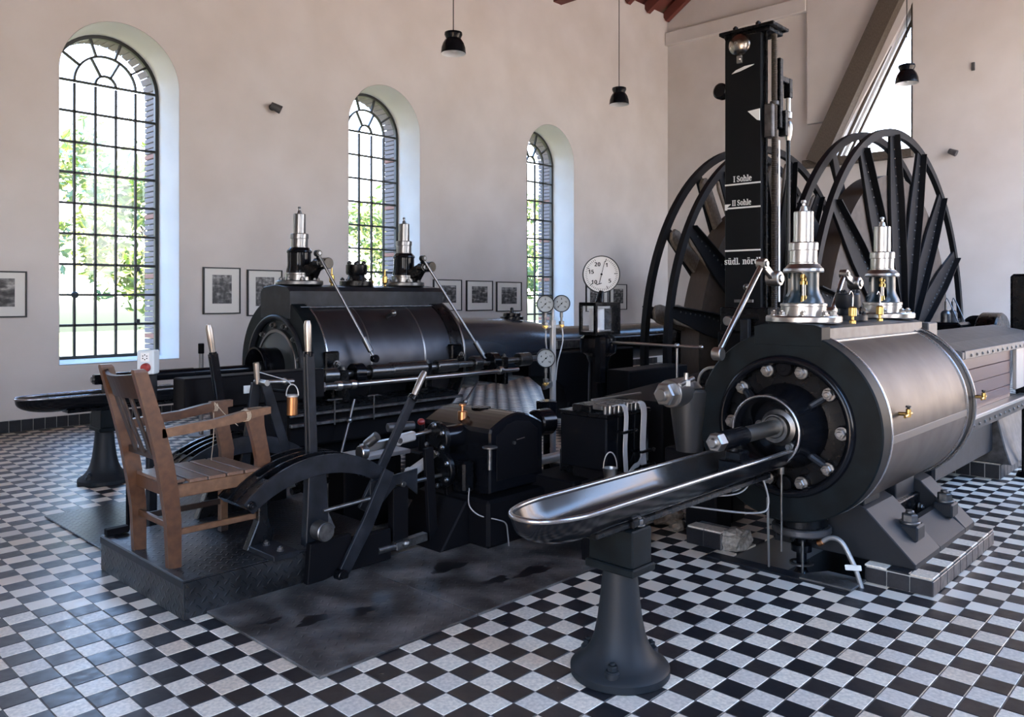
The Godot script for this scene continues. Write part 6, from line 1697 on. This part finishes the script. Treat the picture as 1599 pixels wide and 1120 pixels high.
	# black valve block on a low slab right of the pump
	t = thing("valve_manifold", "low black valve block with small knobs right of the oil pump", "machine", V(4.55, 0.0, -3.6))
	b = MB.new(); b.box(V(4.62, 0.20, -3.62), V(0.85, 0.40, 0.42), Basis(), 0.012); part(t, "base", b, M.black_matt)
	b = MB.new(); b.box(V(4.55, 0.48, -3.62), V(0.28, 0.16, 0.2), Basis(), 0.01); part(t, "block", b, M.black_paint)
	for k in 3:
		b = MB.new(); b.cyl(V(4.46 + 0.08 * k, 0.56, -3.62), V(4.46 + 0.08 * k, 0.60, -3.62), 0.02, 14, 0.026, 0.003); part(t, "knob", b, M.black_gloss)
	b = MB.new(); b.cyl(V(4.68, 0.60, -3.55), V(4.80, 0.615, -3.48), 0.03, 16, -1, 0.004); b.cyl(V(4.62, 0.60, -3.58), V(4.68, 0.60, -3.55), 0.045, 20, -1, 0.004); part(t, "union", b, M.worn_bright)
	# mechanical lubricator
	t = thing("lubricator_box", "black box lubricator with bundles of pale oil pipes", "lubricator", V(4.5, 0.3, -3.4))
	b = MB.new(); b.box(V(4.54, 0.66, -3.41), V(0.50, 0.36, 0.40), Basis(), 0.01); part(t, "tank", b, M.black_gloss)
	b = MB.new(); b.box(V(4.54, 0.85, -3.41), V(0.52, 0.025, 0.42), Basis(), 0.004); b.box(V(4.54, 0.88, -3.45), V(0.44, 0.05, 0.16), Basis(), 0.008); part(t, "lid", b, M.black_paint)
	for k in 9:
		b = MB.new(); b.cyl(V(4.32 + 0.05 * k, 0.86, -3.24), V(4.32 + 0.05 * k, 0.915, -3.24), 0.014, 12, -1, 0.003); b.box(V(4.32 + 0.05 * k, 0.90, -3.30), V(0.022, 0.03, 0.08), Basis(), 0.003); part(t, "pump_element", b, M.worn_bright if k % 2 else M.worn_steel)
	b = MB.new(); b.bar(V(4.35, 0.94, -3.38), V(4.85, 0.95, -3.32), 0.02, 0.012); part(t, "drive_bar", b, M.bright_steel)
	b = MB.new(); b.box(V(4.54, 0.24, -3.41), V(0.36, 0.48, 0.3), Basis(), 0.01); part(t, "stand", b, M.black_matt)
	for g in [[4.46, 5], [4.66, 7]]:
		for k in g[1]:
			var x: float = g[0] + 0.0095 * k
			b = MB.new()
			b.tube(curve([V(x - 0.10, 0.90, -3.25), V(x - 0.03, 0.915, -3.20), V(x, 0.86, -3.185), V(x - 0.006, 0.72, -3.185), V(x - 0.012, 0.6, -3.185), V(x, 0.45, -3.185), V(x + 0.005, 0.32, -3.185)], 4), 0.0042, 6); part(t, "oil_pipe", b, M.white_pipe if M.has("white_pipe") else mat("white_pipe", Color(0.40, 0.40, 0.41), 0.4, 0.3))
	for k in 3:
		b = MB.new(); b.tube(curve([V(4.50, 0.43 + 0.012 * k, -3.178), V(4.56, 0.47 + 0.012 * k, -3.178), V(4.62, 0.485 + 0.012 * k, -3.178), V(4.67, 0.56 + 0.012 * k, -3.178)], 4), 0.0055, 6); part(t, "oil_pipe", b, M.white_pipe)
	for g in [[4.485, 0.73], [4.70, 0.57], [4.70, 0.47]]:
		b = MB.new(); b.box(V(g[0], g[1], -3.18), V(0.12, 0.018, 0.03), Basis(), 0.003); b.sphere(V(g[0] + 0.09, g[1], -3.17), 0.014, 10); part(t, "pipe_clip", b, M.black_paint)
	# pail beside the lubricator
	t = thing("oil_pail", "little pale pail with raised wire handle behind the foreground tray", "pail", V(4.05, 0.42, -3.0))
	b = MB.new(); b.lathe(V(4.05, 0.50, -3.0), Vector3.UP, [[0, 0], [0.036, 0], [0.046, 0.075], [0.049, 0.08], [0.044, 0.08], [0.034, 0.006], [0, 0.006]], 26); part(t, "pail", b, M.worn_bright)
	b = MB.new()
	var hp := []
	for i in 17: hp.append(V(4.05, 0.578, -3.0) + bas * V(cos(PI * i / 16) * 0.042, sin(PI * i / 16) * 0.10, 0))
	b.tube(hp, 0.0035, 6); part(t, "handle", b, M.bright_steel)
	b = MB.new(); b.box(V(4.12, 0.25, -3.02), V(0.4, 0.5, 0.22), Basis(), 0.01)
	single("pail_ledge", b, M.black_matt, "black ledge that carries the little pail", "ledge")
	# ribbed casing with the big hexagon nut
	t = thing("valve_gear_casing", "dark tapering iron casing with a big hexagon nut left of the near cylinder", "casing", V(4.52, 0.4, -2.72))
	b = MB.new(); b.lathe(V(4.52, 0.66, -2.72), Vector3.UP, [[0, 0], [0.085, 0], [0.10, 0.1], [0.125, 0.3], [0.135, 0.385], [0.125, 0.40], [0.0, 0.41]], 36); part(t, "cone", b, M.casing_iron if M.has("casing_iron") else mat("casing_iron", Color(0.05, 0.05, 0.05), 0.35, 0.6))
	b = MB.new(); b.lathe(V(4.48, 1.05, -2.72), Vector3.UP, [[0, 0], [0.09, 0], [0.10, 0.02], [0.07, 0.055], [0, 0.06]], 28); part(t, "dome", b, M.worn_steel)
	b = MB.new(); b.hexnut(V(4.30, 1.045, -2.72), V(-1, 0, 0), 0.075, 0.09); b.cyl(V(4.22, 1.045, -2.72), V(4.175, 1.045, -2.72), 0.04, 18, -1, 0.006); b.cyl(V(4.5, 1.045, -2.72), V(4.28, 1.045, -2.72), 0.088, 28, -1, 0.006); part(t, "hexagon_nut", b, M.bolt_steel)
	b = MB.new(); b.hexnut(V(4.38, 1.09, -2.66), V(0, 1, 0), 0.03, 0.04); b.cyl(V(4.38, 1.12, -2.66), V(4.38, 1.17, -2.66), 0.014, 12); b.cyl(V(4.3, 1.1, -2.66), V(4.46, 1.13, -2.66), 0.016, 12); part(t, "grease_nipple", b, M.worn_bright)
	b = MB.new(); b.box(V(5.0, 0.33, -2.86), V(0.22, 0.66, 0.24), Basis(), 0.012); b.box(V(4.72, 0.62, -2.78), V(0.5, 0.1, 0.2), Basis(), 0.012); part(t, "pedestal", b, M.black_matt)
	# gear ring behind the near cylinder's flange
	t = thing("gear_wheel", "small dark wheel with bright rim left of the near cylinder", "wheel", V(5.36, 0.6, -3.0))
	b = MB.new(); b.ring(V(5.36, 1.0, -3.0), V(5.31, 1.0, -3.0), 0.135, 0.115, 48, 0.004); part(t, "rim", b, M.worn_bright)
	b = MB.new(); b.cyl(V(5.37, 1.0, -3.0), V(5.33, 1.0, -3.0), 0.118, 40); b.cyl(V(5.33, 1.0, -3.0), V(5.28, 1.0, -3.0), 0.05, 24, -1, 0.006); part(t, "disc", b, M.black_paint)
	b = MB.new(); b.box(V(5.42, 0.5, -3.0), V(0.2, 1.0, 0.3), Basis(), 0.012); part(t, "stand", b, M.black_matt)
	# brass topped cups on the dark frame between the drums
	t = thing("grease_pump", "small grease pump with bright cap below the depth indicator", "oil cup", V(7.3, 0.955, -3.7))
	b = MB.new(); b.cyl(V(7.3, 0.955, -3.7), V(7.3, 1.14, -3.7), 0.045, 20, -1, 0.005); part(t, "body", b, M.worn_steel)
	b = MB.new(); b.lathe(V(7.3, 1.14, -3.7), Vector3.UP, [[0, 0], [0.06, 0], [0.06, 0.03], [0.03, 0.045], [0.012, 0.05], [0.012, 0.11], [0, 0.11]], 20); part(t, "cap", b, M.worn_bright)
	# dark connecting frames filling the middle
	b = MB.new(); b.prism([Vector2(5.1, 0.0), Vector2(5.1, 0.86), Vector2(6.7, 0.96), Vector2(9.0, 0.96), Vector2(9.0, 0.0)], in_xy(-3.85), 0.55, 0.012)
	single("cross_frame", b, M.black_matt, "black frame beam running from the lubricator to the drums", "machine frame")
	b = MB.new(); b.bar(V(5.1, 0.875, -3.3), V(6.7, 0.975, -3.3), 0.02, 0.015)
	single("frame_edge", b, M.worn_steel, "thin bright edge bar on the black frame beam", "bar")
	b = MB.new(); b.box(V(7.75, 0.42, -5.2), V(1.2, 0.84, 0.3), Basis(), 0.012)
	single("indicator_drive", b, M.black_matt, "black drive casing behind the hand rail", "casing")
	b = MB.new(); b.box(V(6.2, 0.07, -4.4), V(1.3, 0.14, 0.8), Basis(), 0.01)
	single("machine_slab", b, M.slate_paint, "low dark slab around the gauge stand", "slab")
	# red rag by the levers
	b = MB.new(); b.sphere(V(4.22, 0.63, -5.02), 0.032, 12, 0.9); b.sphere(V(4.25, 0.60, -5.03), 0.026, 10, 0.8)
	single("red_knob", b, M.red_plastic, "small dark red knob behind the slanting lever", "knob")
	b = MB.new(); b.cyl(V(4.23, 0.3, -5.02), V(4.23, 0.61, -5.02), 0.04, 16, 0.02); b.box(V(4.23, 0.2, -5.02), V(0.2, 0.4, 0.2), Basis(), 0.01)
	single("knob_stand", b, M.black_matt, "black stand below the small red knob", "stand")
	# broken kerb and rubble at the pit
	t = thing("broken_kerb", "broken tiled kerb stone with crumbling plaster end beside the pit", "kerb", V(4.8, 0, -2.72))
	b = MB.new(); b.box(V(4.79, 0.058, -2.72), V(0.20, 0.11, 0.26), Basis(), 0.01); part(t, "core", b, M.concrete)
	for k in 2:
		b = MB.new(); b.box(V(4.685, 0.06, -2.78 + k * 0.125), V(0.012, 0.1, 0.12), Basis(), 0.003); part(t, "tile", b, M.tile_black)
		b = MB.new(); b.box(V(4.745, 0.118, -2.78 + k * 0.125), V(0.11, 0.012, 0.12), Basis(), 0.003); part(t, "tile", b, M.tile_grey)
	b = MB.new(); lump(b, V(4.80, 0.060, -2.545), V(0.105, 0.062, 0.075), 5, 0.45); part(t, "plaster_end", b, M.plaster_lump)
	for k in 3:
		var p: Array = [[V(5.02, 0.05, -3.20), V(0.13, 0.06, 0.09)], [V(5.18, 0.04, -3.08), V(0.08, 0.05, 0.06)], [V(4.92, 0.03, -3.06), V(0.06, 0.035, 0.05)]][k]
		b = MB.new(); lump(b, p[0], p[1], 20 + k)
		single("rubble_stone", b, M.rock, ["largest brown rubble stone behind the tray pedestal", "middle brown rubble stone beside the broken kerb", "smallest brown rubble stone before the others"][k], "stone", "rubble stones")

func lump(b: MB, c: Vector3, s: Vector3, seed_: int, pw := 0.8):
	var n := FastNoiseLite.new(); n.seed = seed_; n.frequency = 0.9
	var rings := []
	for i in 9:
		var t := -PI / 2 + PI * (i + 0.001) / 8.002
		var ring := PackedVector3Array()
		for k in 12:
			var a := TAU * k / 12
			var d := V(cos(t) * cos(a), sin(t), -cos(t) * sin(a))
			d = V(signf(d.x) * pow(absf(d.x), pw), signf(d.y) * pow(absf(d.y), pw), signf(d.z) * pow(absf(d.z), pw))
			ring.append(c + d * s * (1.0 + 0.45 * n.get_noise_3dv(d * 1.6)))
		rings.append(ring)
	b.loft(rings, true, true, false)

func chair():
	var t := thing("wooden_armchair", "old brown wooden armchair with slatted seat standing on the steel step", "chair", V(2.12, 0.2, -4.49))
	var zr := -4.262; var zl := -4.718
	# back posts: straight leg, then leaning back
	for z in [zr, zl]:
		var b := MB.new()
		var prof := [[1.868, 0.2, 0.036], [1.862, 0.45, 0.042], [1.842, 0.62, 0.046], [1.815, 0.78, 0.046], [1.768, 0.98, 0.043], [1.69, 1.255, 0.036], [1.684, 1.27, 0.03]]
		var rings := []
		for p in prof:
			var hw: float = p[2] * 0.95; var hz := 0.021 if p[1] < 1.26 else 0.017
			rings.append(PackedVector3Array([V(p[0] - hw, p[1], z + hz), V(p[0] + hw, p[1], z + hz), V(p[0] + hw, p[1], z - hz), V(p[0] - hw, p[1], z - hz)]))
		b.loft(rings, true, true, false); part(t, "back_post", b, M.wood_brown)
	# front legs and curved arm posts
	for z in [zr - 0.02, zl + 0.0]:
		var b := MB.new()
		b.box(V(2.375, 0.40, z), V(0.048, 0.40, 0.042), Basis(), 0.004); part(t, "front_leg", b, M.wood_pale)
		b = MB.new(); b.box(V(2.375, 0.235, z), V(0.052, 0.07, 0.046), Basis(), 0.004); part(t, "leg_shoe", b, M.wood_dark)
		b = MB.new()
		var rings := []
		for p in [[2.40, 0.60, 0.044], [2.405, 0.70, 0.05], [2.385, 0.80, 0.05], [2.362, 0.90, 0.055], [2.35, 0.985, 0.066], [2.352, 1.005, 0.06]]:
			rings.append(PackedVector3Array([V(p[0] - p[2], p[1], z + 0.019), V(p[0] + p[2] * 0.7, p[1], z + 0.019), V(p[0] + p[2] * 0.7, p[1], z - 0.019), V(p[0] - p[2], p[1], z - 0.019)]))
		b.loft(rings, true, true, false); part(t, "arm_post", b, M.wood_brown)
	# arm rails
	for e in [[zr, 0], [zl, 1]]:
		var z: float = e[0]
		var b := MB.new()
		var rings := []
		for p in [[1.80, 0.925, 0.024], [1.95, 0.935, 0.026], [2.10, 0.945, 0.024], [2.25, 0.965, 0.028], [2.36, 0.98, 0.022], [2.43, 0.985, 0.02]]:
			rings.append(PackedVector3Array([V(p[0], p[1] - p[2], z + 0.021), V(p[0], p[1] - p[2], z - 0.021), V(p[0], p[1] + p[2], z - 0.021), V(p[0], p[1] + p[2], z + 0.021)]))
		b.loft(rings, true, true, false); part(t, "arm_rail", b, M.wood_pale if e[1] == 0 else M.wood_brown)
	# top rail, curved
	var b := MB.new()
	var A := []
	for i in 13:
		var u := float(i) / 12
		var z := lerpf(zr - 0.01, zl + 0.01, u)
		var cv := -0.05 * sin(PI * u)
		var dip := -0.018 * sin(PI * u)
		A.append(PackedVector3Array([V(1.742 + cv, 1.11, z), V(1.722 + cv, 1.11, z), V(1.678 + cv, 1.245 + dip, z), V(1.698 + cv, 1.25 + dip, z)]))
	b.loft(A, true, true, false); part(t, "top_rail", b, M.wood_dark, "dark polished top rail")
	# back slats and lower rail
	for u in [0.28, 0.5, 0.72]:
		b = MB.new()
		var z := lerpf(zr, zl, u)
		b.bar(V(1.815 - 0.012, 0.795, z), V(1.725 - 0.045 * sin(PI * u), 1.13, z), 0.042, 0.012, V(-1, 0, 0), 0.003); part(t, "back_slat", b, M.wood_dark)
	b = MB.new(); b.bar(V(1.815, 0.79, zr), V(1.815, 0.79, zl), 0.024, 0.04, V(0, 1, 0), 0.004); part(t, "lower_back_rail", b, M.wood_dark)
	# seat frame and five planks
	for z in [zr, zl]:
		b = MB.new(); b.box(V(2.12, 0.605, z), V(0.52, 0.07, 0.026), Basis(), 0.004); part(t, "seat_rail", b, M.wood_pale if z == zr else M.wood_brown)
	b = MB.new(); b.box(V(1.86, 0.605, -4.49), V(0.026, 0.07, 0.43), Basis(), 0.004); part(t, "seat_rail", b, M.wood_brown)
	b = MB.new(); b.box(V(2.39, 0.605, -4.49), V(0.026, 0.07, 0.43), Basis(), 0.004); part(t, "seat_rail", b, M.wood_brown)
	for k in 5:
		b = MB.new(); b.box(V(1.893 + 0.108 * k, 0.649 + 0.001 * (k % 2), -4.49), V(0.096, 0.018, 0.475 if k > 0 else 0.405), Basis(), 0.002); part(t, "seat_plank", b, M.wood_seat if M.has("wood_seat") else wood_seat())
	# stretchers
	for z in [zr, zl]:
		b = MB.new(); b.box(V(2.12, 0.385, z), V(0.48, 0.034, 0.022), Basis(), 0.004); part(t, "stretcher", b, M.wood_pale if z == zr else M.wood_dark)
	b = MB.new(); b.box(V(1.868, 0.415, -4.49), V(0.022, 0.036, 0.43), Basis(), 0.004); part(t, "stretcher", b, M.wood_brown)
	# cord lashings on the arms
	for e in [[V(2.27, 0.968, zr), 0], [V(2.30, 0.97, zl), 1]]:
		b = MB.new()
		for k in 3:
			var rp := []
			for i in 14: rp.append(e[0] + V(0.009 * k + 0.012 * sin(TAU * i / 14), cos(TAU * i / 14) * 0.033, sin(TAU * i / 14) * 0.027))
			b.tube(rp, 0.0024, 6, true)
		if e[1] == 1:
			b.tube(curve([V(2.31, 1.0, zl + 0.02), V(2.34, 0.93, zl + 0.10), V(2.37, 0.87, zl + 0.2)]), 0.0024, 6)
			b.tube(curve([V(2.30, 0.94, zl + 0.03), V(2.29, 0.8, zl + 0.05), V(2.27, 0.66, zl + 0.06)]), 0.0022, 6)
		part(t, "cord_lashing", b, M.rope)

func wood_seat() -> StandardMaterial3D:
	var m := mat("wood_seat", Color(0.17, 0.105, 0.075), 0.33)
	m.albedo_texture = M.wood_brown.albedo_texture
	m.uv1_triplanar = true; m.uv1_world_triplanar = true; m.uv1_scale = Vector3(5.0, 5.0, 1.2)
	return m
